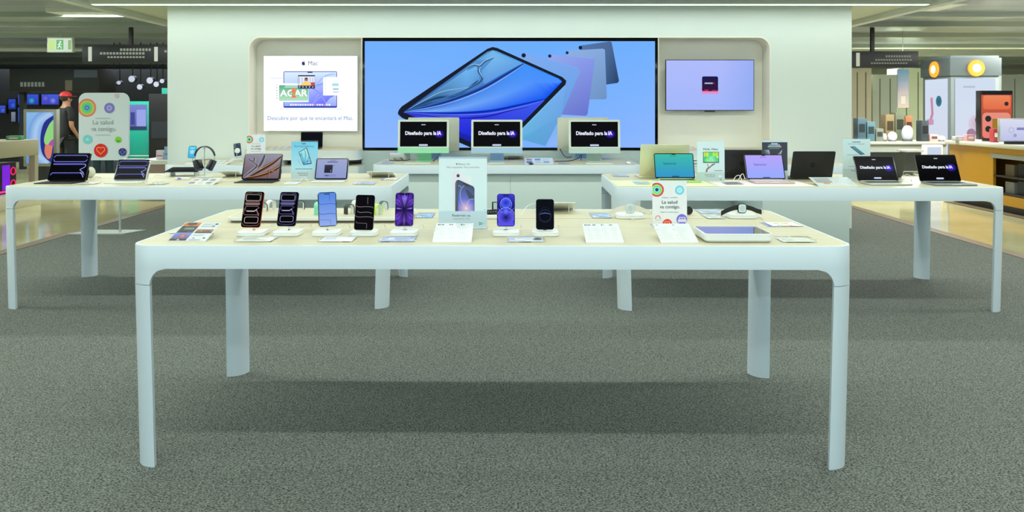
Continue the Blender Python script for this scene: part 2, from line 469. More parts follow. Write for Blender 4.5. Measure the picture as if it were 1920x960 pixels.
def table(x0, x1, y0, H, D, yaw, label, group, seam_y, a=0.0945, AP=0.096):
    W = x1 - x0; t = empty('display_table', ((x0+x1)/2, y0 + D/2, 0.008), yaw, label, 'table', group)
    H = H - 0.008
    f = G(); O = rr(W, D, a, 10); O2 = rr(W-0.004, D-0.004, a-0.002, 10); I = rr(W-0.06, D-0.06, a-0.03, 10); IT = rr(W-0.024, D-0.024, a-0.012, 10)
    f.rings([[(x, y, H-AP) for x, y in I], [(x, y, H-AP) for x, y in O], [(x, y, H-0.003) for x, y in O], [(x, y, H) for x, y in O2],
             [(x, y, H) for x, y in IT], [(x, y, H-0.02) for x, y in IT], [(x, y, H-0.03) for x, y in I], [(x, y, H-AP) for x, y in I]], cap=False)
    f.slab(W-0.061, D-0.061, 0.012, a-0.03, 0, TR(0, 0, H-0.045))
    SEAM = H - 0.163; R = SEAM and 0.067
    corners = [(-1, -1), (1, -1), (1, 1), (-1, 1)]
    for cx, cy in corners:
        rs = []
        zt = H - AP + 0.0005
        for k in range(9):
            z = zt - R*k/8
            e = R - math.sqrt(max(R*R - (R - (zt - z))**2, 0))
            rs.append([(cx*W/2 - cx*x, cy*D/2 - cy*y, z) for x, y in leg_section(a, e, 1, 1)])
        f.rings(rs)
    f.build('table_frame', FRAME, t)
    G().slab(W-0.026, D-0.026, 0.02, a-0.013, 0, TR(0, 0, H-0.0205), n=10).build('tabletop', WOOD, t)
    if seam_y is not None:
        sl = G(); sl.box(-W/2+0.35, W/2-0.3, -D/2+seam_y, -D/2+seam_y+0.005, H-0.004, H-0.0001)
        sl.build('cable_slot', SLOT, t)
        sl = G(); sl.box(-W/2+0.1, W/2-0.1, -D/2+seam_y-0.30, -D/2+seam_y-0.298, H-0.004, H-0.0002)
        sl.build('panel_joint', mat('joint', (196, 186, 156), 0.6), t)
    for cx, cy in corners:
        g = G(); rs = []
        zt = SEAM + 0.004
        for k, z in enumerate((zt-0.006, 0.0)):
            dx = -cx*(0.020 if cy < 0 else 0.010) * (1 if k else 0)
            rs.append([(cx*W/2 - cx*x + dx, cy*D/2 - cy*y, z) for x, y in leg_section(a, 0.0, 1, 1)])
        g.rings(rs); g.build('leg', FRAME, t)
    return t

FH, SH, BH = 0.92, 0.907, 0.87
table(-1.572, 1.42, 3.275, FH, 1.2, math.radians(-0.5), 'nearest white display table with pale wood top and four rounded legs', 'display tables', 0.82)
table(-3.745, -0.885, 5.87, SH, 1.2, math.radians(0.2), 'left white display table in the second row, with tablets and headphones', 'display tables', 0.72)
table(0.78, 3.61, 5.80, SH, 1.2, math.radians(-0.9), 'right white display table in the second row, with laptops', 'display tables', 0.72)

def counter(x0, x1, y0, y1, H, label, seams=()):
    W = x1-x0; D = y1-y0
    t = empty('display_counter', ((x0+x1)/2, (y0+y1)/2, 0.008), 0, label, 'counter', 'counters along the screen wall')
    H -= 0.008; AP = 0.092; a = 0.09
    f = G(); O = rr(W, D, a, 8); O2 = rr(W-0.004, D-0.004, a-0.002, 8); IT = rr(W-0.024, D-0.024, a-0.012, 8)
    f.rings([[(x, y, H-AP) for x, y in O], [(x, y, H-0.003) for x, y in O], [(x, y, H) for x, y in O2], [(x, y, H) for x, y in IT], [(x, y, H-0.02) for x, y in IT]])
    f.build('top_frame', FRAME, t)
    G().slab(W-0.026, D-0.026, 0.02, a-0.013, 0, TR(0, 0, H-0.0205), n=8).build('tabletop', WOOD, t)
    cuts = [-W/2+0.0] + [s-(x0+x1)/2 for s in seams] + [W/2]
    for k in range(len(cuts)-1):
        xa, xb = cuts[k]+0.0008, cuts[k+1]-0.0008
        G().slab(xb-xa, D-0.07, H-AP-0.001, 0.004, 0.002, TR((xa+xb)/2, 0.03, 0)).build('base_panel', PANEL, t)
    return t
counter(-3.73, -2.70, 8.57, 9.775, BH, 'left counter by the wall with small phone stands and a closed base')
counter(-1.486, 1.406, 8.57, 9.775, BH, 'middle counter below the big screen with the desktop computers', (0.0,))
counter(2.72, 3.66, 8.57, 9.775, BH, 'right counter by the wall behind the dark laptops')

def niche_shelf(x0, x1, z0, z1, yf, label, rad):
    W = x1-x0; D = NB-0.008-yf
    t = empty('wall_shelf', ((x0+x1)/2, yf, z0), 0, label, 'shelf', 'boxed shelves in the wall niche')
    h = z1-z0
    c = []
    for x, y in rr(W, D*2, rad, 8):
        if y <= 0.001: c.append((x, y + D))
    c = [(-W/2, D)] + [p for p in sorted(c, key=lambda p: 0)] + [(W/2, D)]
    # outline: front corners rounded
    c = [(-W/2, D), (-W/2, rad)]
    for i in range(7): q = PI + PI/2*i/6; c.append((-W/2+rad+rad*math.cos(q), rad+rad*math.sin(q)))
    for i in range(7): q = -PI/2 + PI/2*i/6; c.append((W/2-rad+rad*math.cos(q), rad+rad*math.sin(q)))
    c.append((W/2, D))
    G().rings([[(x, y, 0) for x, y in c], [(x, y, h-0.006) for x, y in c]]).build('shelf_body', WHITE, t)
    G().rings([[(x*0.995, y+0.003, h-0.006) for x, y in c], [(x*0.995, y+0.003, h) for x, y in c]]).build('shelf_top', WOOD, t)
    return t
niche_shelf(NXL+0.03, WX(672, 9.5), 0.862, WZ(281, 9.5), 9.5, 'upper boxed shelf in the left end of the niche', 0.1)
niche_shelf(NXL+0.03, WX(672, 9.4), 0.57, 0.80, 9.4, 'lower boxed shelf in the left end of the niche', 0.03)
niche_shelf(WX(1240, 9.5), NXR-0.03, 0.862, WZ(281, 9.5), 9.5, 'upper boxed shelf in the right end of the niche', 0.1)
niche_shelf(WX(1240, 9.4), NXR-0.03, 0.57, 0.80, 9.4, 'lower boxed shelf in the right end of the niche', 0.03)

# ------------------------------------------------------------------ big screens on the wall
def swirl_tablet_art(p, X, pal):
    """colour art of the tablet picture; X maps unit picture coordinates to the page"""
    for pts, wd, col in pal:
        p.stroke([X(*q) for q in bez(pts, 8)], wd, col) if not isinstance(col, tuple) or len(col) == 3 else None

def big_screen():
    w_, h_ = SXR-SXL, NZT-0.016-SZB
    t = empty('video_wall', ((SXL+SXR)/2, WY-0.02, SZB), 0, 'large wide wall screen showing a blue tablet over fanned out tablets', 'screen')
    G().box(-w_/2, w_/2, 0, 0.25, 0, h_, 0.004).build('bezel', BEZEL, t)
    # picture area pixels: x 684.5..1227.5  y 75..277
    m = (SXR-SXL)/553.0
    x0 = 684.5-680; W = 543*m; Hh = h_ - 0.075
    p = Pic(W, Hh)
    S = W/1735.0       # crop units (3.2 per px), crop x 80..1815, y 82..727
    SY = Hh/645.0
    def X(x, y): return ((x-80)*S, (727-y)*SY)
    def bg(u, v):
        a = (112, 176, 255); b = (142, 184, 255); c = (104, 172, 250)
        t_ = abs(u-0.55)*1.2
        base = tuple(int(b[i]+(a[i]-b[i])*v) for i in range(3))
        return tuple(int(base[i]+(c[i]-base[i])*max(0, 1-t_*2)*0.5) for i in range(3))
    p.grid(0, 0, W, Hh, bg, 14, 6)
    def PG(pts, cols): p.poly([X(*q) for q in pts], cols)
    # fanned tablets, furthest first
    PG([(1362,118),(1372,108),(1545,83),(1556,88),(1600,322),(1592,335),(1510,347),(1440,350)], [(84,118,170),(84,118,170),(76,104,150),(76,104,150),(38,66,104),(38,66,104),(50,84,130),(70,110,160)])
    p.disc(*X(1369,121), 11*S, (14,26,46))
    PG([(1284,150),(1292,140),(1503,127),(1516,134),(1527,425),(1520,434),(1330,436)], [(140,176,226)]*3+[(132,168,218)]+[(110,146,196)]*2+[(120,160,214)])
    p.disc(*X(1290,152), 9*S, (18,34,60))
    PG([(1172,175),(1184,162),(1442,182),(1455,194),(1412,524),(1402,535),(1250,526)], [(146,170,240)]*3+[(134,150,232)]+[(104,116,206)]*2+[(112,130,214)])
    p.disc(*X(1186,172), 10*S, (20,34,66))
    PG([(1012,172),(1030,150),(1345,242),(1370,262),(1255,530),(1040,600)], [(126,172,240)]*3+[(118,164,236)]+[(100,160,224)]+[(96,168,226)])
    p.disc(*X(1030,168), 13*S, (18,28,50))
    PG([(1255,530),(1410,535),(1300,700),(1180,720),(1060,690)], [(140,182,248),(140,182,248),(146,186,255),(140,182,252),(120,176,240)])
    PG([(1283,350),(1255,532),(1160,718),(1030,680),(900,727),(870,727)], [(118,170,240),(106,164,226),(96,160,216),(88,168,216),(96,180,222),(100,190,224)])
    PG([(1283,338),(1276,352),(905,745),(862,790),(858,770)], [(150,200,250),(120,200,240),(100,184,228),(90,170,220),(150,210,250)])
    # main tablet
    c = [(283,500),(300,478),(815,127),(845,117),(872,123),(1262,300),(1285,322),(1280,345),(862,775),(840,782),(300,545),(278,520)]
    PG([(278,508),(278,530),(330,565),(560,660),(420,560)], (92,140,190))
    PG(c, (22,26,42))
    q = [(310,512),(812,146),(845,136),(870,142),(1240,308),(1260,325),(860,742),(840,752)]
    def blend(a, b, t_): return tuple(a[i]+(b[i]-a[i])*t_ for i in range(3))
    PG(q, [(30,44,150),(74,140,196),(90,158,214),(96,166,224),(44,120,250),(20,84,246),(24,30,190),(20,26,170)])
    # upper left light folds
    PG([(330,500),(600,318),(700,246),(690,262),(745,236),(762,262),(768,318),(690,372),(560,432),(420,484)],
       [(40,92,140),(98,164,222),(112,184,244),(110,180,240),(120,190,246),(100,166,226),(80,146,214),(96,156,222),(66,116,176),(20,50,90)])
    PG([(745,200),(845,140),(1012,212),(1024,226),(900,300),(800,344),(775,324),(780,262),(850,186)],
       [(90,158,214),(112,184,236),(104,176,238),(92,160,230),(124,196,255),(92,150,224),(70,120,190),(100,164,226),(120,184,236)])
    # big right sweep
    a1 = bez([(315,513),(560,470),(770,385),(920,300),(1032,224)], 8)
    b1 = bez([(315,515),(600,524),(820,508),(1000,470),(1160,432)], 8)
    a1 = a1 + [(1102,254),(1172,283),(1238,312),(1258,328)]; b1 = b1 + [(1190,402),(1215,376),(1240,350),(1258,330)]
    ys = list(zip(a1, b1))
    for i in range(len(ys)-1):
        t0, t1 = i/(len(ys)-1), (i+1)/(len(ys)-1)
        A_, B_ = ys[i]; A2, B2 = ys[i+1]
        ca = blend((70,120,220), (60,150,255), t0); cb = blend((60,110,240), (0,80,245), t0)
        cm = blend((130,178,242), (70,140,255), t0)
        m0 = ((A_[0]+B_[0])/2, (A_[1]+B_[1])/2); m1 = ((A2[0]+B2[0])/2, (A2[1]+B2[1])/2)
        p.poly([X(*A_), X(*m0), X(*m1), X(*A2)], [ca, cm, cm, ca], False)
        p.poly([X(*m0), X(*B_), X(*B2), X(*m1)], [cm, cb, cb, cm], False)
    p.k += 1
    PG([(320,516),(560,535),(820,522),(1000,488),(1158,438),(862,740),(700,650),(500,580)], [(52,60,230),(70,90,240),(50,60,226),(60,80,236),(60,90,240),(24,30,200),(30,40,215),(50,60,230)])
    def ST(pts, wd, col, ce=None, taper=False): p.stroke([X(*q_) for q_ in bez(pts, 8)], [x*S for x in wd] if isinstance(wd, list) else wd*S, col, taper, ce)
    n5 = 8*4+1
    ST([(322,506),(500,430),(640,410),(760,318)], 22, (10,40,76), (60,110,170), True)
    ST([(340,496),(520,396),(640,370),(740,360)], 8, (150,200,240), (70,130,190), True)
    ST([(318,510),(560,452),(770,372),(920,286),(1030,218)], 30, (6,24,96), (60,120,220), True)
    ST([(318,511),(560,464),(770,386),(920,300),(1030,224)], 6, (140,180,255), None, True)
    ST([(318,513),(600,518),(820,506),(1000,470),(1160,432)], 16, (4,20,150), (20,70,230), True)
    ST([(318,515),(600,528),(820,520),(1000,484),(1156,440)], 5, (110,120,250), None, True)
    ST([(330,520),(600,548),(800,540),(940,505),(1060,480)], 6, (20,20,150), None, True)
    ST([(690,242),(735,226),(768,232),(800,206),(855,182)], 16, (16,56,100), (90,150,210), True)
    ST([(694,238),(735,221),(766,227),(798,200),(852,178)], 4, (180,215,245), None, True)
    ST([(768,228),(758,262),(780,300),(776,322),(740,350),(640,398),(480,450)], 18, (12,44,84), (90,150,214), True)
    ST([(772,236),(765,262),(786,304)], 4, (170,210,250), None, True)
    p.build('screen_picture', SCREEN, t, TR((x0*m + W/2) - w_/2, -0.0005, 0.032))
big_screen()

def light_box():
    d = NB - 0.09
    x0, x1 = WX(494, d), WX(670.5, d); z0, z1 = WZ(246, d), WZ(104.5, d); W = x1-x0; H = z1-z0
    t = empty('light_box', ((x0+x1)/2, d, z0), 0, 'backlit white poster of a laptop reading Descubre por qué te encantará', 'light box')
    G().slab(W, 0.08, H, 0.003, 0.001, TR(0, 0.04, 0)).build('box_frame', mat('pale_metal', (226, 232, 240), 0.35, 0.2), t)
    p = Pic(W-0.006, H-0.006)
    p.rect(0, 0, W, H, [(246, 250, 255), (250, 253, 255)])
    # crop units: x 85..1140 (1055), y 60..910 (850)
    S = (W-0.006)/1055.0
    def X(x, y): return ((x-85)*S, (910-y)*S*(H/W)*(1055/850.0))
    def R(x0, y0, x1, y1, c, r=0): a = X(x0, y1); b = X(x1, y0); p.rect(a[0], a[1], b[0], b[1], c, True, r*S)
    p.logo(*X(533, 146), 44*S, (40, 52, 100)); p.text('Mac', *X(640, 166), 68*S, (78, 98, 150))
    R(308, 235, 912, 648, (50, 66, 160), 14)
    a = X(316, 628); b = X(905, 243)
    def g(u, v):
        c1 = (206, 226, 246); c2 = (96, 100, 236); k = max(0, min(1, (1-v)*1.1*(0.4+u*0.7)))
        return tuple(c1[i]+(c2[i]-c1[i])*k for i in range(3))
    p.grid(a[0], a[1], b[0], b[1], g, 10, 8)
    for pts, wd, c in (([(330,560),(560,440),(740,380),(905,360)], 26, (122,150,236)), ([(600,480),(760,300),(905,262)], 14, (150,190,238)), ([(640,600),(780,450),(905,430)], 40, (128,124,250)), ([(560,400),(700,470),(800,620)], 18, (110,120,240))):
        p.stroke([X(*q) for q in bez(pts, 6)], wd*S, c, True, (150, 170, 242))
    p.poly([X(760,628), X(830,540), X(905,500), X(905,628)], [(150,160,250),(170,190,250),(180,200,250),(150,160,250)])
    R(578, 240, 636, 252, (24, 28, 90), 3)
    for i in range(17): R(384+27*i, 604, 404+27*i, 624, [(236,240,255),(220,226,250),(240,120,150),(210,226,255)][i % 4 if i > 9 else i % 2], 4)
    R(262, 655, 965, 664, (206, 216, 232), 4)
    R(160, 308, 305, 316, (206,206,240)); R(160, 324, 300, 330, (220,222,244))
    R(214, 382, 252, 575, (250, 251, 255)); 
    for i, c in enumerate([(150,200,180),(232,120,120),(90,150,210),(160,170,200),(100,190,190),(232,110,120)]): R(228, 386+30*i, 240, 396+30*i, c)
    R(256, 372, 592, 582, (252, 253, 255)); R(260, 392, 590, 570, [(170, 216, 186), (84, 164, 128)])
    p.text('AGAR', *X(425, 516), 104*S, (252, 254, 252), bold=0.02, width=310*S)
    R(402, 430, 446, 530, [(236,90,80),(240,120,90)]); R(412, 478, 440, 512, (120,190,90)); R(398, 520, 452, 534, (236,120,80))
    R(330, 398, 470, 404, (230,245,236)); R(320, 412, 470, 418, (214,238,224)); 
    R(474, 278, 664, 430, (38, 42, 66), 4); R(478, 292, 662, 396, (214, 222, 236))
    for i in range(6): R(486+30*i, 306, 492+30*i, 370, (164,166,190))
    R(616, 360, 662, 396, (196,66,80)); p.disc(*X(566, 326), 20*S, (150,104,92)); R(553, 306, 579, 322, (60,40,40), 8)
    p.poly([X(500,396), X(530,360), X(552,350), X(582,350), X(606,362), X(624,396)], (240, 200, 110))
    for i in range(5): p.disc(*X(492+37*i, 412), 8*S, (190,194,216), None, 8)
    R(756, 300, 930, 508, (248, 251, 255), 8)
    for i in range(7): R(776, 312+30*i, 788, 317+30*i, (150,160,190))
    R(858, 372, 930, 402, (150,214,220)); R(866, 428, 930, 444, (136,176,196)); R(866, 464, 930, 474, (150,180,204)); R(862, 330, 920, 336, (214,224,234))
    p.text('Descubre por qué te encantará el Mac.', *X(614, 785), 62*S, (92, 124, 180), width=965*S)
    p.build('backlit_poster', LIGHTBOX, t, TR(0, -0.0004, 0.003))
light_box()

def wall_tv():
    d = NB - 0.13
    x0, x1 = WX(1248, d), WX(1414, d); z0, z1 = WZ(207.5, d), WZ(112, d); W = x1-x0; H = z1-z0
    t = empty('wall_screen', ((x0+x1)/2, d, z0), 0, 'flat lilac blue television in the right end of the wall niche', 'television')
    G().slab(W, 0.03, H, 0.006, 0.002, TR(0, 0.015, 0)).build('housing', BLACK, t)
    G().box(-0.35, 0.35, 0.031, 0.125, 0.15, H-0.15, 0.004).build('wall_mount', BLACK, t)
    G().slab(0.13, 0.012, 0.014, 0.003, 0.001, TR(0, 0.007, -0.0145)).build('sensor_bar', BLACK, t)
    p = Pic(W-0.016, H-0.016)
    def g(u, v):
        a = (176, 188, 252); b = (150, 178, 248); c = (116, 152, 232)
        k = 0.5*(1-v)
        r = [a[i]+(b[i]-a[i])*k for i in range(3)]
        e = max(0, u-0.6)*1.5
        return tuple(r[i]+(c[i]-r[i])*e*0.6 for i in range(3))
    w2, h2 = W-0.016, H-0.016
    p.grid(0, 0, w2, h2, g, 8, 6)
    cx, cy = w2*0.502, h2*0.5
    p.rect(cx-0.105, cy-0.11, cx+0.105, cy-0.04, [(226,150,214),(226,110,170)])
    p.rect(cx-0.1, cy-0.075, cx+0.1, cy+0.11, [(52,20,60),(24,22,72)], True, 0.02)
    p.rect(cx-0.07, cy-0.075, cx-0.02, cy-0.055, (190,40,70)); p.rect(cx+0.02, cy-0.075, cx+0.08, cy-0.058, (150,36,80))
    for i in range(6): p.rect(cx-0.066+0.017*i, cy+0.015, cx-0.054+0.017*i, cy+0.033, (204, 210, 240))
    p.rect(cx+0.038, cy+0.015, cx+0.056, cy+0.033, (170, 40, 80))
    p.rect(cx-0.17, 0.055, cx+0.17, 0.062, (166,178,220))
    p.build('screen_picture', SCREEN, t, TR(0, -0.0004, 0.008))
wall_tv()
# ------------------------------------------------------------------ device pictures
def wp_loops(p, W, H, c1, c2, glow, wide=False):
    p.rect(0, 0, W, H, (4, 4, 7))
    def X(u, v): return (u*W, v*H)
    def st(pts, wd, c, ce=None): p.stroke([X(*q) for q in pts], wd*min(W, H), c, False, ce)
    if not wide:
        g0 = (6, 5, 9)
        for v in (0.70, 0.63): st([(0.03, v), (0.8, v)], 0.12, glow, g0)
        def rl(x0, y0, x1, y1, r, wd, c):
            w2, h2 = (x1-x0)*W, (y1-y0)*H
            pts = [(x0*W+w2/2+a, y0*H+h2/2+b) for a, b in rr(w2, h2, r*W, 5)]
            p.stroke(pts+[pts[0]], wd*W, c)
        rl(0.04, 0.735, 0.90, 0.975, 0.10, 0.012, c1); rl(0.06, 0.755, 0.84, 0.925, 0.08, 0.012, c2)
        rl(0.05, 0.63, 0.86, 0.70, 0.07, 0.012, c1); rl(0.10, 0.645, 0.84, 0.665, 0.02, 0.010, c2)
        st([(0.10, 0.585), (0.78, 0.585), (0.86, 0.545), (0.70, 0.50), (0.64, 0.455), (0.12, 0.455), (0.08, 0.53), (0.10, 0.585)], 0.014, c1)
        st([(0.18, 0.44), (0.60, 0.44), (0.74, 0.49)], 0.034, c2); st([(0.74, 0.49), (0.82, 0.36), (0.9, 0.30)], 0.016, c1)
        st([(0.03, 0.52), (0.02, 0.36), (0.12, 0.335), (0.82, 0.335), (0.9, 0.36), (0.72, 0.455)], 0.012, c1)
        rl(0.12, 0.10, 0.88, 0.275, 0.10, 0.022, c1); rl(0.12, 0.10, 0.88, 0.275, 0.10, 0.009, c2)
        st([(0.04, 0.10), (0.1, 0.035), (0.5, 0.02), (0.9, 0.035), (0.96, 0.1)], 0.018, c1, (10, 8, 16))
    else:
        def band(v, up):
            s_ = 1 if up else -1
            pts = bez([(0.03, v-0.09*s_), (0.07, v-0.01*s_), (0.16, v), (0.5, v), (0.84, v), (0.93, v-0.015*s_), (0.965, v-0.09*s_)], 6)
            st([(a, b-0.03) for a, b in pts], 0.055, glow, (6, 5, 10)); st(pts, 0.018, c1); st(pts, 0.006, c2)
        band(0.955, True)
        band(0.70, False)
        pts = bez([(0.05, 0.60), (0.12, 0.605), (0.5, 0.605), (0.9, 0.60), (0.955, 0.53), (0.90, 0.45), (0.82, 0.38), (0.90, 0.30), (0.94, 0.24)], 6)
        st(pts, 0.03, c1); st(pts, 0.01, c2); st([(0.08, 0.565), (0.5, 0.565), (0.84, 0.565)], 0.04, glow, (6, 5, 10))
        band(0.26, True)
        st(bez([(0.84, 0.27), (0.9, 0.2), (0.95, 0.08)], 5), 0.02, c2)

def wp_wave(p, W, H, dark):
    def X(u, v): return (u*W, v*H)
    if dark:
        p.rect(0, 0, W, H, (10, 10, 16)); ln, l2 = (150, 138, 140), (44, 42, 56)
    else:
        p.grid(0, 0, W, H, lambda u, v: tuple(int(a+(b-a)*v) for a, b in zip((150, 174, 236), (84, 136, 226))), 3, 8); ln, l2 = (36, 58, 150), (110, 140, 220)
    def curve(v, u0=0.02, u1=0.98):
        pts = bez([(u0, v+0.045), (u0+0.05, v+0.012), (u0+0.22, v), (0.55, v+0.012), (u1-0.1, v+0.004), (u1, v-0.03)], 6)
        p.stroke([X(*q) for q in [(a, b-0.01) for a, b in pts]], 0.05*W, l2, True, (14, 14, 22) if dark else (120, 150, 230))
        p.stroke([X(*q) for q in pts], 0.022*W, ln)
    curve(0.655); curve(0.355)
    if dark: curve(0.49, 0.1, 0.9)
    p.stroke([X(*q) for q in bez([(0.64, 0.97), (0.64, 0.82), (0.66, 0.74)], 5)], 0.018*W, ln)
    p.stroke([X(*q) for q in bez([(0.06, 0.22), (0.14, 0.18), (0.6, 0.17), (0.66, 0.15), (0.66, 0.02)], 5)], 0.016*W, ln)

def wp_petals(p, W, H):
    p.rect(0, 0, W, H, (34, 14, 86))
    cx, cy = W*0.5, H*0.5
    def pet(a, L, w_, cin, cmid, cedge, r0=0.02):
        a = math.radians(a); dx, dy = math.cos(a), math.sin(a); nx, ny = -dy, dx
        L *= H; w_ *= H
        b = (cx+dx*r0*H, cy+dy*r0*H); t = (cx+dx*L, cy+dy*L); m = (cx+dx*L*0.62, cy+dy*L*0.62)
        l = (m[0]+nx*w_, m[1]+ny*w_); r = (m[0]-nx*w_, m[1]-ny*w_)
        p.poly([b, m, l], [cin, cmid, cedge], False); p.poly([l, m, t], [cedge, cmid, cedge], False)
        p.poly([b, r, m], [cin, cedge, cmid], False); p.poly([r, t, m], [cedge, cedge, cmid])
    dk = (14, 6, 34)
    for a in (66, 114, 30, 150, 246, 294, 210, 330): pet(a, 0.62, 0.10, dk, (92, 52, 176), (60, 30, 140))
    for a in (48, 132, 228, 312): pet(a, 0.5, 0.07, dk, (70, 36, 160), (120, 84, 214))
    pet(90, 0.56, 0.075, dk, (150, 124, 236), (88, 54, 190)); pet(270, 0.56, 0.06, dk, (110, 84, 190), (74, 30, 100))
    pet(8, 0.3, 0.025, dk, (160, 150, 240), (100, 70, 200)); pet(172, 0.3, 0.025, dk, (160, 150, 240), (100, 70, 200))
    for a in (80, 100): pet(a, 0.55, 0.01, dk, (190, 176, 250), (110, 84, 214))
    p.disc(cx, cy, 0.055*H, (6, 2, 14), (40, 18, 96))

def wp_orb(p, W, H):
    def g(u, v):
        k = abs(v-0.5)*2; a = (18, 14, 110); b = (70, 70, 220)
        return tuple(int(a[i]+(b[i]-a[i])*k*(0.7+0.3*abs(u-0.5)*2)) for i in range(3))
    p.grid(0, 0, W, H, g, 4, 10)
    p.disc(W*0.5, H*0.27, 0.50*W, (10, 8, 90), (96, 92, 244), 28)
    p.disc(W*0.5, H*0.68, 0.42*W, (40, 50, 220), (16, 14, 110), 28)
    p.disc(W*0.5, H*0.73, 0.33*W, (30, 40, 190), (84, 104, 246), 28)
    p.ring(W*0.5, H*0.68, 0.36*W, 0.02*W, (150, 170, 255))
    p.poly([(0, H*0.56), (W*0.5, H*0.49), (W, H*0.56), (W, H*0.52), (W*0.5, H*0.465), (0, H*0.52)], (30, 26, 170))
    p.ring(W*0.5, H*0.30, 0.52*W, 0.03*W, (170, 170, 255), a0=10, a1=170)
    p.ring(W*0.5, H*0.66, 0.50*W, 0.02*W, (130, 140, 250), a0=200, a1=340)
    p.disc(W*0.5, H*0.46, 0.20*W, (110, 130, 250), (60, 70, 230), 20)
    p.rect(0, 0, W, H*0.1, [(96, 84, 240), (86, 78, 236)])
def wp_ring(p, W, H):
    p.rect(0, 0, W, H, (9, 11, 20))
    p.ring(W*0.5, H*0.46, 0.36*W, 0.02*W, (52, 66, 104)); p.ring(W*0.5, H*0.46, 0.42*W, 0.012*W, (40, 52, 84), a0=215, a1=325); p.ring(W*0.5, H*0.56, 0.32*W, 0.014*W, (36, 48, 80), a0=40, a1=140)
    p.stroke(bez([(W*0.16, H*0.49), (W*0.3, H*0.53), (W*0.5, H*0.545), (W*0.7, H*0.53), (W*0.84, H*0.49)], 6), 0.07*W, (98, 120, 190), True, (22, 30, 60))
    p.ring(W*0.5, H*0.66, 0.10*W, 0.012*W, (40, 50, 78), a0=220, a1=320)

def wp_swirl(p, W, H, pal):
    """pal: bg low, bg high, fold dark, line light, accent"""
    lo, hi, dk, lt, ac = pal
    def X(u, v): return (u*W, v*H)
    p.grid(0, 0, W, H, lambda u, v: tuple(int(a+(b-a)*max(0, min(1, 1-v*0.7-u*0.2))) for a, b in zip(hi, lo)), 6, 6)
    A = bez([(0, 0), (0.25, 0.16), (0.55, 0.42), (0.8, 0.66), (1.02, 0.95)], 6)
    B = bez([(0, 0), (0.3, 0.06), (0.6, 0.18), (0.85, 0.34), (1.05, 0.52)], 6)
    for i in range(len(A)-1):
        p.poly([X(*A[i]), X(*B[i]), X(*B[i+1]), X(*A[i+1])], [hi, ac, ac, hi], False)
    p.k += 1
    for pts, wd in ((A, 0.09), (B, 0.07)):
        p.stroke([X(*q) for q in pts], wd*1.9*H, dk, True, ac); p.stroke([X(q[0]-0.01, q[1]+0.03) for q in pts], 0.022*H, lt, True)
    for pts, wd in (([(0, 0), (0.2, 0.24), (0.42, 0.5), (0.5, 0.75), (0.54, 1.02)], 0.13), ([(0.02, 0.05), (0.16, 0.22), (0.3, 0.40), (0.36, 0.55), (0.28, 0.64)], 0.07), ([(0.28, 0.64), (0.2, 0.74), (0.1, 0.8)], 0.06), ([(0.24, 0.68), (0.26, 0.8), (0.24, 0.9)], 0.05)):
        q = bez(pts, 6)
        p.stroke([X(*z) for z in q], wd*1.9*H, dk, True, hi); p.stroke([X(z[0]+0.035, z[1]) for z in q], 0.016*H, lt, True)
    q = bez([(0.70, 0.02), (0.72, 0.2), (0.70, 0.33), (0.82, 0.3), (0.95, 0.32)], 6)
    p.stroke([X(*z) for z in q], 0.05*H, dk, False, ac); p.stroke([X(z[0]+0.01, z[1]) for z in q], 0.012*H, lt)

def scr_ai(p, W, H, mac=True):
    p.rect(0, 0, W, H, (3, 2, 6))
    def lum(cx, cy, r, c): p.disc(cx, cy, r, c, (3, 2, 6), 28, 1.25)
    lum(W*0.835, H*0.505, 0.17*H, (70, 44, 250))
    s_ = W*0.105
    p.text('Diseñado para la', W*0.11, H*0.475, s_, (236, 242, 255), 'l', 0.035, width=W*0.665)
    p.text('IA', W*0.795, H*0.475, s_, (250, 236, 255), 'l', 0.045, width=W*0.085)
    p.rect(W*0.405, H*0.03, W*0.595, H*0.095, (206, 216, 250), True, H*0.03)
    for i in range(4): p.rect(W*(0.455+0.023*i), H*0.86, W*(0.473+0.023*i), H*0.895, (210, 214, 236))
def scr_esp(p, W, H, top, bot, ink):
    p.grid(0, 0, W, H, lambda u, v: tuple(int(b+(a-b)*v) for a, b in zip(top, bot)), 3, 8)
    p.text('Espectacular', W*0.22, H*0.55, W*0.085, ink, 'l', 0.004, width=W*0.34)
    for i in range(7): p.rect(W*(0.40+0.025*i), H*0.905, W*(0.418+0.025*i), H*0.925, ink)
    p.rect(W*0.42, H*0.012, W*0.61, H*0.045, (26, 30, 80), True, H*0.012)

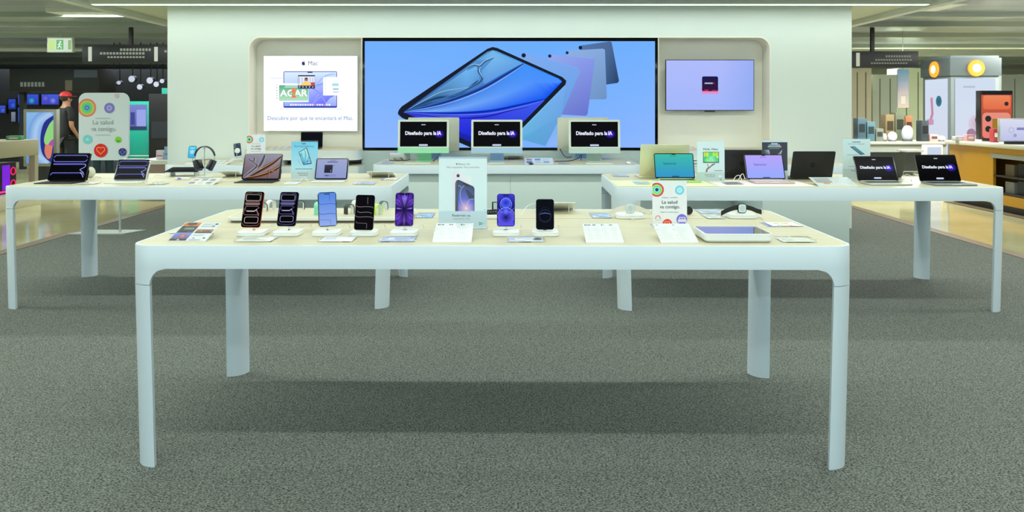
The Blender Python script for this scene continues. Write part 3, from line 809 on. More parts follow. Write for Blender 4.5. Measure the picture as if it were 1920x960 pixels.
# ------------------------------------------------------------------ devices
def phone_on_stand(px, col, side_name, paint, wpx=34, hpx=62, cpy=394, yaw=0.0, lean=22, roll=0, lab='', slab_='', gap=0.0, base_y=3.51, Hs=FH, depth=None, bw=0.12, group='smartphones along the near table', gstand='charging stands along the near table', back=False, label_extra=None):
    X0 = (px-957.0)*base_y/F; Yc = base_y + bw/2
    st = empty('charging_stand', (X0, Yc, Hs+0.0003), 0, slab_, 'phone stand', gstand)
    g = G(); g.slab(bw, bw, 0.012, 0.024, 0.003); g.slab(bw*0.985, bw*0.985, 0.007, 0.022, 0.003, TR(0, 0, 0.0115))
    g.build('base', WHITE, st)
    w_ = wpx/ (F/Yc); h_ = hpx/(F/Yc)/math.cos(math.radians(lean))/0.985
    la = math.radians(lean)
    zc = WZ(cpy, Yc)
    cz = zc - Hs
    # phone centre above the base, a little in front of the stem
    th = 0.0085
    M = RZ(yaw) @ RX(-la) @ RY(roll)
    cen = Vector((0, 0, cz))
    bc = cen + M.to_3x3() @ Vector((0, th + 0.0045, 0))
    pk = G(); pk.cyl(0.027, 0.027, 0.006, Matrix.Translation(cen + M.to_3x3() @ Vector((0, th/2+0.0067, 0))) @ M @ RX(PI/2), 28, 0.001)
    pk.build('charging_puck', WHITE, st)
    s = G(); end = cen + M.to_3x3() @ Vector((0, th/2+0.0075, 0))
    s.tube([(end.x, end.y+0.004, 0.019), (end.x, end.y+0.004, max(0.021, end.z-0.02)), tuple(end)], 0.0032)
    s.cyl(0.011, 0.010, 0.002, TR(end.x, end.y+0.004, 0.0185), 20)
    s.build('stem', STEEL, st)
    c = G(); c.tube(bez([(0.02, bw/2-0.005, 0.006), (0.04, bw/2+0.035, 0.02), (0.065, bw/2+0.075, 0.024), (0.07, bw/2+0.095, 0.004)], 6), 0.0016)
    c.build('cable', CABLE_W, st)
    # phone
    bot = cen + M.to_3x3() @ Vector((0, 0, -h_/2))
    ph = empty('smartphone', (X0+bot.x, Yc+bot.y, Hs+0.0003+bot.z), 0, lab, 'phone', group)
    side = mat('phone_' + side_name, col, 0.3, 0.6)
    R0 = 0.012
    G().slab(w_, h_, th-0.001, R0, 0.0022, M @ TR(0, 0.0, h_/2) @ RX(PI/2) @ TR(0, 0, -th/2), 7).build('body', side, ph)
    G().slab(w_-0.0025, h_-0.0025, 0.0012, R0-0.001, 0, M @ TR(0, -th/2+0.0014-0.0008, h_/2) @ RX(PI/2), 7).build('bezel', BEZEL, ph)
    W, H = w_-0.0075, h_-0.0075
    p = Pic(W, H, 0.00003); paint(p, W, H)
    p.rect(W*0.33, H*0.952, W*0.67, H*0.975, (2, 2, 3), True, H*0.01)
    p.build('display', SCREEN, ph, M @ TR(0, -th/2+0.0014-0.0022, (h_-H)/2))
    g = G(); g.slab(w_*0.9, h_*0.2, 0.003, 0.01, 0.001, M @ TR(0, th/2+0.002, h_*0.84) @ RX(PI/2)); g.cyl(0.008, 0.008, 0.003, M @ TR(-w_*0.28, th/2+0.005, h_*0.86) @ RX(PI/2), 16)
    g.build('camera_module', side, ph)
    g = G(); g.slab(0.0012, 0.003, 0.011, 0.0005, 0, M @ TR(w_/2+0.0001, 0, h_*0.62)); g.slab(0.0012, 0.003, 0.008, 0.0005, 0, M @ TR(-w_/2-0.0001, 0, h_*0.7))
    g.build('side_button', side, ph)
    return ph

def tablet(X, Y, Hs, w_, h_, lean, yaw, paint, case, lab, clab, casecol, z0=0.012, kb=True, kd=0.21, group='tablets on the left table', kdx=0.0, pencil=None, keyrows=True):
    la = math.radians(lean); M = RX(-la)
    k = empty('keyboard_case', (X, Y, Hs+0.0003), yaw, clab, 'keyboard', 'keyboard cases under the tablets')
    cm = mat('case_'+casecol[0], casecol[1], 0.55)
    # keyboard part in front, hinge and back flap
    G().slab(w_*0.99, kd, 0.006, 0.006, 0.0015, TR(kdx, -kd/2+0.03, 0)).build('keyboard_base', cm, k)
    g = G()
    nx = 13
    for r in range(5):
        for c_ in range(nx):
            if r == 4 and 3 < c_ < 9: continue
            g.box(kdx-w_*0.46+c_*w_*0.92/nx+0.001, kdx-w_*0.46+(c_+1)*w_*0.92/nx-0.001, -0.004-r*0.0185-0.016, -0.004-r*0.0185, 0.006, 0.0075)
        if r == 4: g.box(kdx-w_*0.46+4*w_*0.92/nx+0.001, kdx-w_*0.46+9*w_*0.92/nx-0.001, -0.004-r*0.0185-0.016, -0.004-r*0.0185, 0.006, 0.0075)
    g.build('keys', mat('keys_'+casecol[0], casecol[2], 0.6), k, smooth=False)
    g = G(); g.tube([(-w_*0.46, 0.02, 0.013), (w_*0.46, 0.02, 0.013)], 0.0105, n=14); g.build('hinge', cm, k)
    # back flap: rises from hinge to behind tablet centre
    top = M.to_3x3() @ Vector((0, 0.0085, h_)); mid = Vector((0, 0.045, 0.055)); T_ = Vector((0, top.y, top.z + z0 - 0.004))
    half = M.to_3x3() @ Vector((0, 0.0088, h_*0.42)); half.z += z0
    t_ = 0.004
    g = G(); rs = []
    for q in (Vector((0, 0.026, 0.012)), Vector((0, half.y+0.012, half.z-0.018)), Vector((0, half.y+0.0035, half.z)), T_):
        rs.append([(-w_*0.5, q.y, q.z), (w_*0.5, q.y, q.z), (w_*0.5, q.y+t_, q.z-0.001), (-w_*0.5, q.y+t_, q.z-0.001)])
    g.rings(rs).build('back_flap', cm, k)
    t = empty('tablet', (X, Y, Hs+z0), yaw, lab, 'tablet', group)
    al = mat('tablet_edge_'+case, (60, 62, 66) if case == 'dark' else (200, 202, 204), 0.35, 0.6)
    M2 = M @ TR(0, 0, 0)
    G().slab(w_, h_, 0.006, 0.014, 0.0012, M2 @ TR(0, 0.006, h_/2) @ RX(PI/2), 6).build('body', al, t)
    G().slab(w_-0.003, h_-0.003, 0.0008, 0.0125, 0, M2 @ TR(0, 0.0002, h_/2) @ RX(PI/2), 6).build('bezel', BEZEL, t)
    W, H = w_-0.018, h_-0.018
    p = Pic(W, H, 0.00004); paint(p, W, H)
    p.build('display', SCREEN, t, M2 @ TR(0, -0.0007, 0.009))
    if pencil:
        q = empty('stylus', (X, Y, Hs+z0), yaw, pencil, 'stylus', 'styluses clipped to tablets')
        G().tube([tuple(M @ Vector((-0.085, 0.003, h_+0.0046))), tuple(M @ Vector((0.07, 0.003, h_+0.0046))), tuple(M @ Vector((0.083, 0.003, h_+0.0046)))], [0.0042, 0.0042, 0.001]).build('stylus_barrel', WHITE, q)
    return t

def laptop(X, Y, Hs, w_, d_, lh, lean, yaw, col, paint, lab, group='laptops on the right table', lipcol=None, keycol=(20, 20, 22), back=False, dark_bezel=True):
    """hinge at origin; the screen faces -Y, the base lies towards -Y"""
    t = empty('laptop', (X, Y, Hs+0.0003), yaw, lab, 'laptop', group)
    m = mat('laptop_'+col[0], col[1], 0.36, 0.45)
    G().slab(w_, d_, 0.0105, 0.012, 0.003, TR(0, -d_/2+0.004, 0.0012)).build('base', m, t)
    g = G(); nx = 14
    for r in range(6):
        for c_ in range(nx):
            if r == 5 and 3 < c_ < 9: continue
            x = -w_*0.42+c_*w_*0.84/nx
            g.box(x+0.001, x+w_*0.84/nx-0.001, -0.022-r*0.0165-0.0145, -0.022-r*0.0165, 0.0116, 0.0126)
        if r == 5:
            g.box(-w_*0.42+4*w_*0.84/nx, -w_*0.42+9*w_*0.84/nx, -0.022-r*0.0165-0.0145, -0.022-r*0.0165, 0.0116, 0.0126)
    g.build('keyboard', mat('keys_%d' % keycol[0], keycol, 0.6), t, smooth=False)
    G().slab(w_*0.4, d_*0.36, 0.0006, 0.006, 0, TR(0, -d_*0.79, 0.01165)).build('trackpad', m, t)
    g = G(); g.slab(w_*0.22, 0.004, 0.003, 0.001, 0, TR(0, -d_+0.0052, 0.0095)); g.build('finger_notch', mat('notch_light', (236, 236, 236), 0.4), t)
    M = TR(0, 0.002, 0.0135) @ RX(-math.radians(lean))
    lid = G(); lid.slab(w_, lh, 0.005, 0.012, 0.0015, M @ TR(0, 0.004, lh/2) @ RX(PI/2), 6)
    lid.tube([(-w_*0.42, 0.001, 0.0125), (w_*0.42, 0.001, 0.0125)], 0.0048, n=10)
    L = lid.build('lid', m, t)
    G().slab(w_-0.001, lh-0.001, 0.0006, 0.0115, 0, M @ TR(0, -0.0011, lh/2) @ RX(PI/2), 6).build('bezel', BEZEL, L)
    W, H = w_-0.014, lh-0.018
    if paint:
        p = Pic(W, H, 0.00004); paint(p, W, H); p.rect(W*0.45, H*0.975, W*0.55, H, (3, 3, 4))
        p.build('display', SCREEN, L, M @ TR(0, -0.0018, 0.011))
    if back:
        p = Pic(0.05, 0.05, 0.00004); p.logo(0.025, 0.022, 0.046, back)
        p.build('lid_emblem', PRINT, L, M @ TR(0, 0.0040, lh/2-0.025) @ RZ(PI))
    return t

def desktop(X, Y, Hs, w_, lab, col, chin, z_scr, yaw=0, back=False, group='desktop computers on the middle counter', cable=False):
    t = empty('desktop_computer', (X, Y, Hs+0.0003), yaw, lab, 'computer', group)
    m = mat('desktop_'+col[0], col[1], 0.42, 0.25); mc = mat('desktop_chin_'+col[0], chin, 0.42, 0.15)
    h_ = w_*0.655
    la = math.radians(5)
    M = TR(0, -0.07, z_scr) @ RX(-la)
    # foot and neck: bent sheet
    g = G(); nw = w_*0.27
    g.slab(nw, 0.17, 0.006, 0.006, 0.001, TR(0, 0.005, 0))
    rs = []
    for y, z in bez([(0.085, 0.003), (0.075, 0.03), (0.03, 0.11), (-0.02, z_scr+0.10), (-0.045, z_scr+0.14)], 5):
        rs.append([(-nw/2, y, z), (nw/2, y, z), (nw/2, y+0.006, z+0.003), (-nw/2, y+0.006, z+0.003)])
    g.rings(rs); g.build('stand', mc, t)
    face = mat('desktop_face', (226, 234, 222), 0.4)
    G().slab(w_, h_, 0.012, 0.014, 0.002, M @ TR(0, 0.012, h_/2) @ RX(PI/2), 6).build('housing', m, t)
    if not back:
        ch = h_*0.165
        G().slab(w_-0.001, h_-ch, 0.001, 0.012, 0, M @ TR(0, 0.0, ch+(h_-ch)/2-0.0005) @ RX(PI/2), 6).build('glass_front', face, t)
        G().slab(w_-0.001, ch, 0.001, 0.004, 0, M @ TR(0, 0.0, ch/2) @ RX(PI/2), 4).build('chin', mc, t)
        W, H = w_-0.05, h_-ch-0.035
        p = Pic(W, H, 0.0001); scr_ai(p, W, H); p.disc(W/2, H+0.009, 0.003, (30, 34, 34), None, 8)
        # camera dot lies above the picture
        p.build('display', SCREEN, t, M @ TR(0, -0.0013, ch+0.012))
    else:
        g = G()
        for i in range(4): g.slab(0.004, 0.009, 0.001, 0.0018, 0, M @ TR(-w_*0.28+0.022*i, -0.0002, 0.045) @ RX(PI/2))
        g.build('port', mat('port_dark', (60, 60, 60), 0.5), t)
    return t

def wedge(X, Y, Hs, w_, L, tilt, yaw, paint, lab, group='tilted information cards', flip=False):
    """sheet under clear acrylic leaning on two feet; near edge on the table"""
    t = empty('information_card', (X, Y, Hs+0.0003), yaw, lab, 'information card', group)
    a = math.radians(tilt)
    M = TR(0, 0, 0.0035) @ RX(a - PI/2)      # picture plane rotated from XZ to nearly horizontal
    # after RX(a-pi/2) : local z runs backwards and up
    G().slab(w_, 0.003, L, 0.0012, 0, M @ TR(0, 0.0030, 0)).build('backing', mat('sheet_white', (240, 243, 240), 0.4), t)
    if paint:
        p = Pic(w_-0.002, L-0.002, 0.00004); paint(p, w_-0.002, L-0.002)
        p.build('printed_sheet', PRINT, t, M @ TR(0, 0.0013, 0.001))
    G().slab(w_+0.002, 0.0008, L+0.001, 0.0003, 0, M @ TR(0, 0.0004, 0)).build('clear_cover', CLEAR, t)
    g = G()
    top = L*math.sin(a)*0.86; yb = L*math.cos(a)*0.86
    for s_ in (-1, 1):
        g.slab(0.004, 0.05, 0.0015, 0, 0, TR(s_*w_*0.33, yb-0.03, 0))
        g.box(s_*w_*0.33-0.002, s_*w_*0.33+0.002, yb-0.006, yb-0.002, 0, top-0.003)
    g.build('support', mat('clear_support', (214, 220, 214), 0.2), t)
    return t

def flat_card(X, Y, Hs, w_, d_, yaw, lab, tone=(226, 232, 226), paint=None, th=0.008, group='flat acrylic price cards', name='price_card'):
    t = empty(name, (X, Y, Hs+0.0003), yaw, lab, 'card', group)
    G().slab(w_, d_, th, 0.002, 0.0008).build('acrylic_block', CLEAR, t)
    p = Pic(w_-0.016, d_-0.016, 0.00004)
    W, H = w_-0.016, d_-0.016
    p.rect(0, 0, W, H, tone)
    if paint: paint(p, W, H)
    else:
        dk = tuple(int(x*0.78) for x in tone)
        p.rect(W*0.08, H*0.55, W*0.45, H*0.68, dk); p.bars(W*0.08, H*0.15, W*0.85, H*0.45, 4, dk)
    p.build('printed_label', PRINT, t, TR(0, 0.0-(d_-0.016)/2, 0.003) @ RX(-PI/2))
    return t

def upright_sign(X, Y, Hs, w_, h_, yaw, lab, paint, group=None, lean=3, base=0.07, name='tabletop_sign'):
    t = empty(name, (X, Y, Hs+0.0003), yaw, lab, 'sign', group)
    M = RX(-math.radians(lean))
    g = G(); g.slab(w_, base, 0.003, 0.001, 0, TR(0, base/2-0.004, 0)); g.slab(w_, 0.0015, h_, 0.0005, 0, M @ TR(0, -0.0012, 0.002)); g.slab(w_, 0.0015, h_, 0.0005, 0, M @ TR(0, 0.0042, 0.002))
    g.build('acrylic_holder', CLEAR, t)
    G().slab(w_-0.006, 0.0015, h_-0.014, 0.0004, 0, M @ TR(0, 0.0018, 0.005)).build('poster_sheet', mat('poster_white', (226, 236, 244), 0.5), t)
    p = Pic(w_-0.006, h_-0.014, 0.00003); paint(p, w_-0.006, h_-0.014)
    p.c = [tuple(min(0.93, x*1.22) for x in c[:3]) + (1.0,) for c in p.c]
    p.build('printed_poster', PRINT, t, M @ TR(0, 0.0009, 0.005))
    return t

def watch_band(X, Y, Hs, col, nm, yaw, lab, h_=0.062, w_=0.026, r=0.021, dots=False):
    t = empty('watch_strap', (X, Y, Hs+0.0003), yaw, lab, 'watch strap', 'watch straps standing on the long tray')
    m = mat('strap_'+nm, col, 0.55)
    pts = [(-r, 0.0)] + [(-r*1.0, h_-r-0.004)] + [(r*math.cos(PI-PI*i/12), h_-r+r*math.sin(PI-PI*i/12)) for i in range(13)] + [(r, h_*0.25), (r*0.9, 0.0)]
    G().ribbon(pts, w_, 0.003).build('strap', m, t)
    i_ = [(-r+0.003, 0.0), (-r+0.003, h_-r)] + [((r-0.003)*math.cos(PI-PI*i/10), h_-r+(r-0.003)*math.sin(PI-PI*i/10)) for i in range(11)] + [(r-0.003, 0.0)]
    G().ribbon(i_, w_*0.8, 0.0012).build('inner_holder', mat('holder_white', (235, 240, 240), 0.4), t)
    g = G()
    for k in range(5):
        z = h_-r-0.006-k*0.007
        if z > 0.004: g.slab(0.003, 0.003, 0.0008, 0.0014, 0, TR(-r-0.0016, 0, z) @ RY(-PI/2))
    if g.v: g.build('strap_holes', mat('hole_'+nm, (30, 34, 36) if dots else tuple(int(x*0.55) for x in col), 0.6), t)
    return t

def watch_on_dock(px, py, Hs, caseC, strapC, nm, lab, dlab, wide=0.15, s_=1.0):
    X, Y = T(px, py, Hs)
    d = empty('charging_dock', (X, Y+0.065, Hs+0.0003), 0, dlab, 'charging dock', 'watch docks on the near table')
    g = G(); g.slab(wide, 0.13, 0.013, 0.03, 0.004); g.slab(wide*0.96, 0.125, 0.008, 0.028, 0.004, TR(0, 0, 0.0125)); g.build('base', WHITE, d)
    G().cyl(0.018, 0.014, 0.022, TR(0, 0.012, 0.020), 20).build('post', WHITE, d)
    G().tube(bez([(0.0, -0.062, 0.006), (-0.004, -0.075, 0.004), (0.006, -0.09, 0.003), (0, -0.125, 0.002)] if nm == 'ivory' else [(wide/2-0.004, 0.0, 0.006), (wide/2+0.02, -0.02, 0.003), (wide/2+0.018, -0.06, 0.003), (wide/2+0.004, -0.11, 0.002)], 6), 0.002).build('cable', CABLE_W, d)
    w_ = empty('smartwatch', (X, Y+0.052, Hs+0.0003+0.0206), 0, lab, 'watch', 'watches on charging docks')
    z0 = 0.004
    cm = mat('watch_'+nm, caseC, 0.3, 0.5); sm = mat('watchstrap_'+nm, strapC, 0.6)
    M = TR(0, -0.004, z0+0.024)
    G().slab(0.046, 0.050, 0.010, 0.014, 0.003, M @ RX(PI/2) @ TR(0, 0, -0.002)).build('case', cm, w_)
    G().slab(0.038, 0.042, 0.0012, 0.011, 0, M @ RX(PI/2) @ TR(0, 0, 0.008)).build('back_plate', mat('watch_back', (206, 222, 224), 0.35), w_)
    G().cyl(0.0135, 0.013, 0.0022, M @ RX(PI/2) @ TR(0, 0, 0.009), 24).build('sensor_disc', mat('sensor', (190, 206, 208), 0.2), w_)
    for sg, L in ((-1, 0.085), (1, 0.08)):
        pts = bez([(sg*0.022, 0.004), (sg*0.05, -0.002), (sg*0.022+sg*L*0.7, -0.014), (sg*0.022+sg*L, -0.028 if sg < 0 else -0.020)], 5)
        g = G()
        rs = []
        for x, z in pts:
            rs.append([(x, -0.0015, z-0.012), (x, 0.0015, z-0.012), (x, 0.0015, z+0.012), (x, -0.0015, z+0.012)])
        if sg < 0: rs[0], rs[0] = rs[0], rs[0]
        g.rings(rs, M).build('strap', sm, w_)
    e = 0.022+0.08
    b = [(a+e+0.002, c_-0.019) for a, c_ in rr(0.012, 0.028, 0.004, 3)]
    G().tube([(x, 0, z) for x, z in b]+[(b[0][0], 0, b[0][1])], 0.0012, M, 6).build('buckle', STEEL, w_)
    return w_
# ------------------------------------------------------------------ poster pictures
def heart(p, x, y, s, c, wd=None):
    pts = []
    for i in range(29):
        t = 2*PI*i/28
        pts.append((x+s*0.0625*16*math.sin(t)**3, y+s*0.0625*(13*math.cos(t)-5*math.cos(2*t)-2*math.cos(3*t)-math.cos(4*t))))
    if wd: p.stroke(pts, wd, c)
    else: p.poly(pts[:-1], c)
def rings_icon(p, x, y, r):
    for q, c in ((1, (226, 30, 78)), (0.80, (20, 24, 20)), (0.76, (166, 226, 70)), (0.53, (20, 24, 20)), (0.49, (120, 220, 230)), (0.24, (10, 14, 24))): p.disc(x, y, r*q, c)
def bed(p, x, y, s):
    c = (214, 208, 250)
    p.rect(x-s*0.45, y, x+s*0.45, y+s*0.4, c, True, s*0.08); p.rect(x-s*0.3, y+s*0.12, x-s*0.04, y+s*0.3, (110, 96, 206)); p.rect(x+s*0.04, y+s*0.12, x+s*0.3, y+s*0.3, (110, 96, 206))
    p.rect(x-s*0.6, y-s*0.3, x+s*0.6, y+s*0.08, c, True, s*0.1); p.rect(x-s*0.56, y-s*0.45, x-s*0.46, y-s*0.2, c); p.rect(x+s*0.46, y-s*0.45, x+s*0.56, y-s*0.2, c)
def po_salud(p, W, H):
    S = W/420.0
    def X(a, b): return ((a-1043)*S, H-(b-100)*S)
    p.rect(0, 0, W, H, (232, 234, 246))
    rings_icon(p, *X(1098, 208), 86*S)
    p.disc(*X(1375, 213), 56*S, (96, 196, 226))
    for i in range(8):
        a = PI*i/4; c = X(1375+24*math.cos(a), 213+24*math.sin(a)); p.disc(c[0], c[1], 15*S, (176, 228, 242), None, 10)
    p.disc(*X(1375, 213), 12*S, (150, 216, 236), None, 10)
    p.logo(*X(1164, 305), 11*S, (40, 44, 60)); p.text('iPhone +', *X(1214, 311), 20*S, (40, 44, 60), width=72*S)
    p.logo(*X(1273, 305), 11*S, (40, 44, 60)); p.text('WATCH', *X(1316, 311), 20*S, (60, 64, 84), width=62*S)
    p.text('La salud', *X(1252, 377), 56*S, (36, 38, 52), bold=0.01, width=188*S)
    p.text('va contigo.', *X(1254, 434), 56*S, (36, 38, 52), bold=0.01, width=244*S)
    p.text('Pregunta a nuestro equipo.', *X(1250, 485), 20*S, (84, 88, 104), width=222*S)
    p.disc(*X(1108, 553), 40*S, (226, 230, 244))
    for i in range(10):
        a = 2*PI*i/10; c = X(1108+28*math.cos(a), 553-28*math.sin(a)); p.disc(c[0], c[1], (7 if 0 <= i <= 5 else 4)*S, (214, 70, 88) if i <= 5 else (130, 110, 170), None, 8)
    p.disc(*X(1222, 621), 58*S, (232, 62, 40)); heart(p, *X(1222, 615), 30*S, (250, 170, 140), 8*S)
    p.disc(*X(1400, 570), 66*S, (112, 98, 210)); bed(p, *X(1404, 575), 88*S)
def po_phone(p, W, H):
    S = W/588.0
    def X(a, b): return ((a-10)*S, H-(b-30)*S)
    def P(pts, c): p.poly([X(*q) for q in pts], c)
    p.rect(0, 0, W, H, [(206, 226, 244), (214, 232, 248)])
    p.rect(0, H-20*S, W, H, (168, 190, 200))
    p.logo(*X(228, 116), 18*S, (30, 34, 44)); p.text('iPhone 17e', *X(316, 127), 30*S, (52, 58, 72), width=146*S)
    p.text('Muy equipado. Muy acertado.', *X(308, 164), 30*S, (120, 96, 140), width=404*S, col2=(150, 110, 140))
    P([(176,230),(190,208),(215,200),(380,262),(404,285),(408,380),(210,400),(205,690),(178,690)], [(232,214,226)]*3+[(226,228,240)]*3+[(224,218,232)]*3)
    p.disc(*X(245, 258), 20*S, (52,46,60), None, 20); p.disc(*X(245, 258), 12*S, (16,16,24), None, 16); p.disc(*X(247, 255), 4*S, (140,150,170), None, 10)
    P([(210,350),(222,318),(246,308),(262,312),(430,388),(446,412),(446,690),(210,690)], (36, 42, 52))
    P([(210,350),(222,318),(240,310),(240,690),(210,690)], [(70,88,96),(70,88,96),(52,66,74),(52,66,74),(64,80,90)])
    x0, y0 = X(244, 690); x1, y1 = X(440, 330)
    def g(u, v):
        a, b, c = (66, 68, 96), (70, 84, 168), (110, 100, 210)
        k = math.hypot(u-0.5, (v-0.1)*1.6)
        if k < 0.6:
            t = k/0.6; return tuple(int(x+(y-x)*t) for x, y in zip((250, 190, 210), (92, 96, 196)))
        t = min(1, (k-0.6)/0.9); return tuple(int(x+(y-x)*t) for x, y in zip((92, 96, 196), (50, 58, 92)))
    # clipped to the slanted screen
    for i in range(10):
        for j in range(16):
            q = []; cs = []
            for a, b in ((i, j), (i+1, j), (i+1, j+1), (i, j+1)):
                u, v = a/10, b/16; yt = y1 + 0.0*S
                top = X(244+196*u, 322+ (408-322)*u)[1]
                q.append((x0+(x1-x0)*u, y0+(top-y0)*v)); cs.append(g(u, v))
            p._put(q, cs)
    p.k += 1
    P([(330,425),(372,430),(438,510),(438,540),(380,540)], (44, 52, 74))
    P([(300,338),(378,372),(378,388),(366,392),(306,364)], (24, 28, 38))
    ln = (196, 204, 240)
    p.stroke([X(*q) for q in bez([(322,376),(284,420),(270,490),(290,580),(345,650),(430,690)], 6)], 4*S, ln)
    p.stroke([X(*q) for q in bez([(440,540),(390,548),(362,590),(350,650)], 6)], 4*S, ln); p.stroke([X(*q) for q in bez([(246,378),(272,386),(286,400)], 4)], 4*S, ln)
    p.disc(*X(345, 655), 16*S, (255, 246, 244), (250, 200, 210), 16)
    p.rect(0, X(0, 812+70)[1], W, X(0, 690)[1], (188, 206, 214))
    p.text('Resérvalo ya.', *X(288, 755), 42*S, (66, 72, 78), bold=0.012, width=228*S)
    p.text('Disponible el 11/03', *X(288, 790), 24*S, (104, 112, 118), width=196*S)
    P([(502,822),(574,843),(502,860)], (36, 160, 140)); p.rect(*X(505, 846), *X(560, 841), (200, 220, 222))
    P([(560,672),(582,668),(576,680)], (90, 190, 190))
def po_tab(p, W, H):
    S = W/205.0
    def X(a, b): return ((a-20)*S, H-(b-140)*S)
    p.grid(0, 0, W, H, lambda u, v: tuple(int(a+(b-a)*v) for a, b in zip((196, 220, 226), (112, 196, 232))), 2, 6)
    p.logo(*X(100, 156), 7*S, (20, 40, 70)); p.rect(*X(106, 160), *X(130, 152), (50, 90, 120))
    p.text('Estratosférico.', *X(121, 183), 24*S, (30, 104, 160), width=156*S)
    c = [(76,222),(136,186),(142,190),(179,305),(176,312),(116,321),(110,316)]
    p.poly([X(*q) for q in c], (20, 60, 96))
    q = [(81,224),(136,192),(173,304),(114,315)]
    p.poly([X(*z) for z in q], [(150,214,240),(190,230,246),(120,200,236),(90,180,226)])
    for pts in ([(112,312),(110,270),(86,232)], [(114,312),(130,270),(128,222),(120,204)], [(116,314),(150,280),(158,250)], [(144,308),(146,292),(170,290)], [(90,250),(100,242),(98,226)]):
        p.stroke([X(*z) for z in bez(pts, 5)], 4*S, (30, 110, 160))
    p.stroke([X(60, 262), X(100, 322)], 4*S, (216, 238, 240)); p.stroke([X(66, 268), X(98, 324)], 3*S, (80, 160, 160))
    p.bars(*X(52, 355), *X(186, 348), 1, (80, 140, 170), 0.8, 0)
    p.rect(0, 0, W, X(0, 366)[1], (186, 204, 204))
    p.text('Resérvalo ya.', *X(113, 389), 14*S, (60, 70, 74), bold=0.015, width=82*S); p.bars(*X(80, 402), *X(148, 397), 1, (110, 120, 124), 0.8, 0)
def po_neo(p, W, H):
    S = W/415.0
    def X(a, b): return ((a-940)*S, H-(b-190)*S)
    p.rect(0, 0, W, H, [(196, 212, 216), (206, 222, 234)])
    p.text('Hola, Neo.', *X(1148, 318), 42*S, (28, 34, 44), bold=0.02, width=232*S)
    p.rect(*X(1030, 512), *X(1272, 345), (30, 60, 70), True, 3*S)
    a = X(1040, 498); b = X(1264, 352)
    def g(u, v):
        if v > 0.62: return (190+int(30*math.sin(u*9)), 216, 40) if (u*5) % 1 < 0.6 and abs(u-0.5) > 0.14 else (90, 200, 90)
        k = abs(u-0.5)*2
        return tuple(int(x+(y-x)*min(1, k+0.5*v)) for x, y in zip((160, 226, 220), (60, 190, 110)))
    p.grid(a[0], a[1], b[0], b[1], g, 14, 8)
    p.rect(*X(1075, 498), *X(1105, 450), (150, 220, 90)); p.rect(*X(1140, 498), *X(1165, 448), (150, 220, 90)); p.rect(*X(1236, 440), *X(1264, 404), (190, 226, 110))
    p.rect(*X(1014, 520), *X(1288, 511), (190, 204, 196))
    sk = (118, 84, 72); s2 = (150, 112, 96)
    p.stroke([X(*z) for z in bez([(1080,652),(1092,608),(1128,580),(1168,548),(1212,524)], 5)], [(26-12*i/20)*S for i in range(21)], sk)
    p.stroke([X(*z) for z in bez([(1106,590),(1104,560),(1094,524)], 5)], 12*S, s2); p.stroke([X(*z) for z in bez([(1128,578),(1156,548),(1186,522)], 5)], 8*S, s2)
    p.logo(*X(1202, 630), 10*S, (70,76,80)); p.bars(*X(1210, 636), *X(1328, 625), 1, (90, 96, 100), 0.8, 0)
    p.rect(0, 0, W, X(0, 652)[1], (176, 194, 190))
    p.text('Resérvalo ya.', *X(1135, 700), 26*S, (70, 78, 80), bold=0.01, width=150*S); p.bars(*X(1075, 725), *X(1205, 716), 1, (120, 130, 130), 0.8, 0)
    p.poly([X(1282,745), X(1322,760), X(1282,775)], (60, 180, 150)); p.rect(*X(1262, 722), *X(1308, 704), (236, 244, 246))
def po_dark(p, W, H):
    p.rect(0, 0, W, H, (200, 214, 222)); p.rect(0, H*0.22, W, H*0.955, (34, 36, 44))
    p.bars(W*0.36, H*0.90, W*0.62, H*0.93, 1, (210,214,216), 0.9, 0)
    for i, (a, b, y) in enumerate(((0.27, 0.72, 0.865), (0.23, 0.77, 0.825))):
        for k in range(12): p.rect(W*(a+(b-a)*k/12), H*y, W*(a+(b-a)*(k+0.72)/12), H*(y+0.028), (150,200,216) if i == 0 and k < 8 else (206,212,218), False)
    p.k += 1
    p.rect(W*0.28, H*0.785, W*0.7, H*0.795, (150,154,160))
    p.poly([(W*0.05, H*0.75), (W*0.27, H*0.76), (W*0.34, H*0.60), (W*0.05, H*0.60)], [(60,64,74), (190,200,206), (120,128,136), (40,44,54)])
    p.poly([(W*0.80, H*0.76), (W*0.58, H*0.62), (W*0.72, H*0.58)], [(200,206,212), (52,56,64), (96,102,112)])
    p.rect(0, 0, W, H*0.18, (186, 200, 204)); p.bars(W*0.2, H*0.06, W*0.8, H*0.13, 2, (104, 112, 116), 0.5, 0.2)
def po_lift(p, W, H):
    S = W/210.0
    def X(a, b): return ((a-80)*S, H-(b-145)*S)
    p.rect(0, 0, W, H, [(196, 214, 218), (206, 226, 238)])
    p.bars(*X(152, 172), *X(216, 164), 1, (90, 120, 140), 0.8, 0)
    p.text('Listo para despegar', *X(185, 186), 15*S, (72, 122, 160), width=128*S)
    p.poly([X(134,204), X(170,200), X(250,262), X(214,266)], (24, 56, 76))
    p.poly([X(146,207), X(168,204), X(240,258), X(216,261)], [(70,150,170), (120,200,210), (60,150,176), (40,110,140)])
    for k in range(4): p.stroke([X(156+18*k, 208+14*k), X(176+16*k, 214+12*k), X(170+20*k, 226+10*k)], 3*S, (24, 84, 110))
    p.bars(*X(112, 270), *X(200, 262), 1, (140, 176, 190), 0.6, 0); p.bars(*X(120, 358), *X(230, 350), 1, (150, 180, 190), 0.6, 0)
    p.rect(0, 0, W, X(0, 372)[1], (182, 198, 198)); p.text('Resérvalo ya.', *X(185, 390), 13*S, (70, 78, 80), bold=0.01, width=84*S)
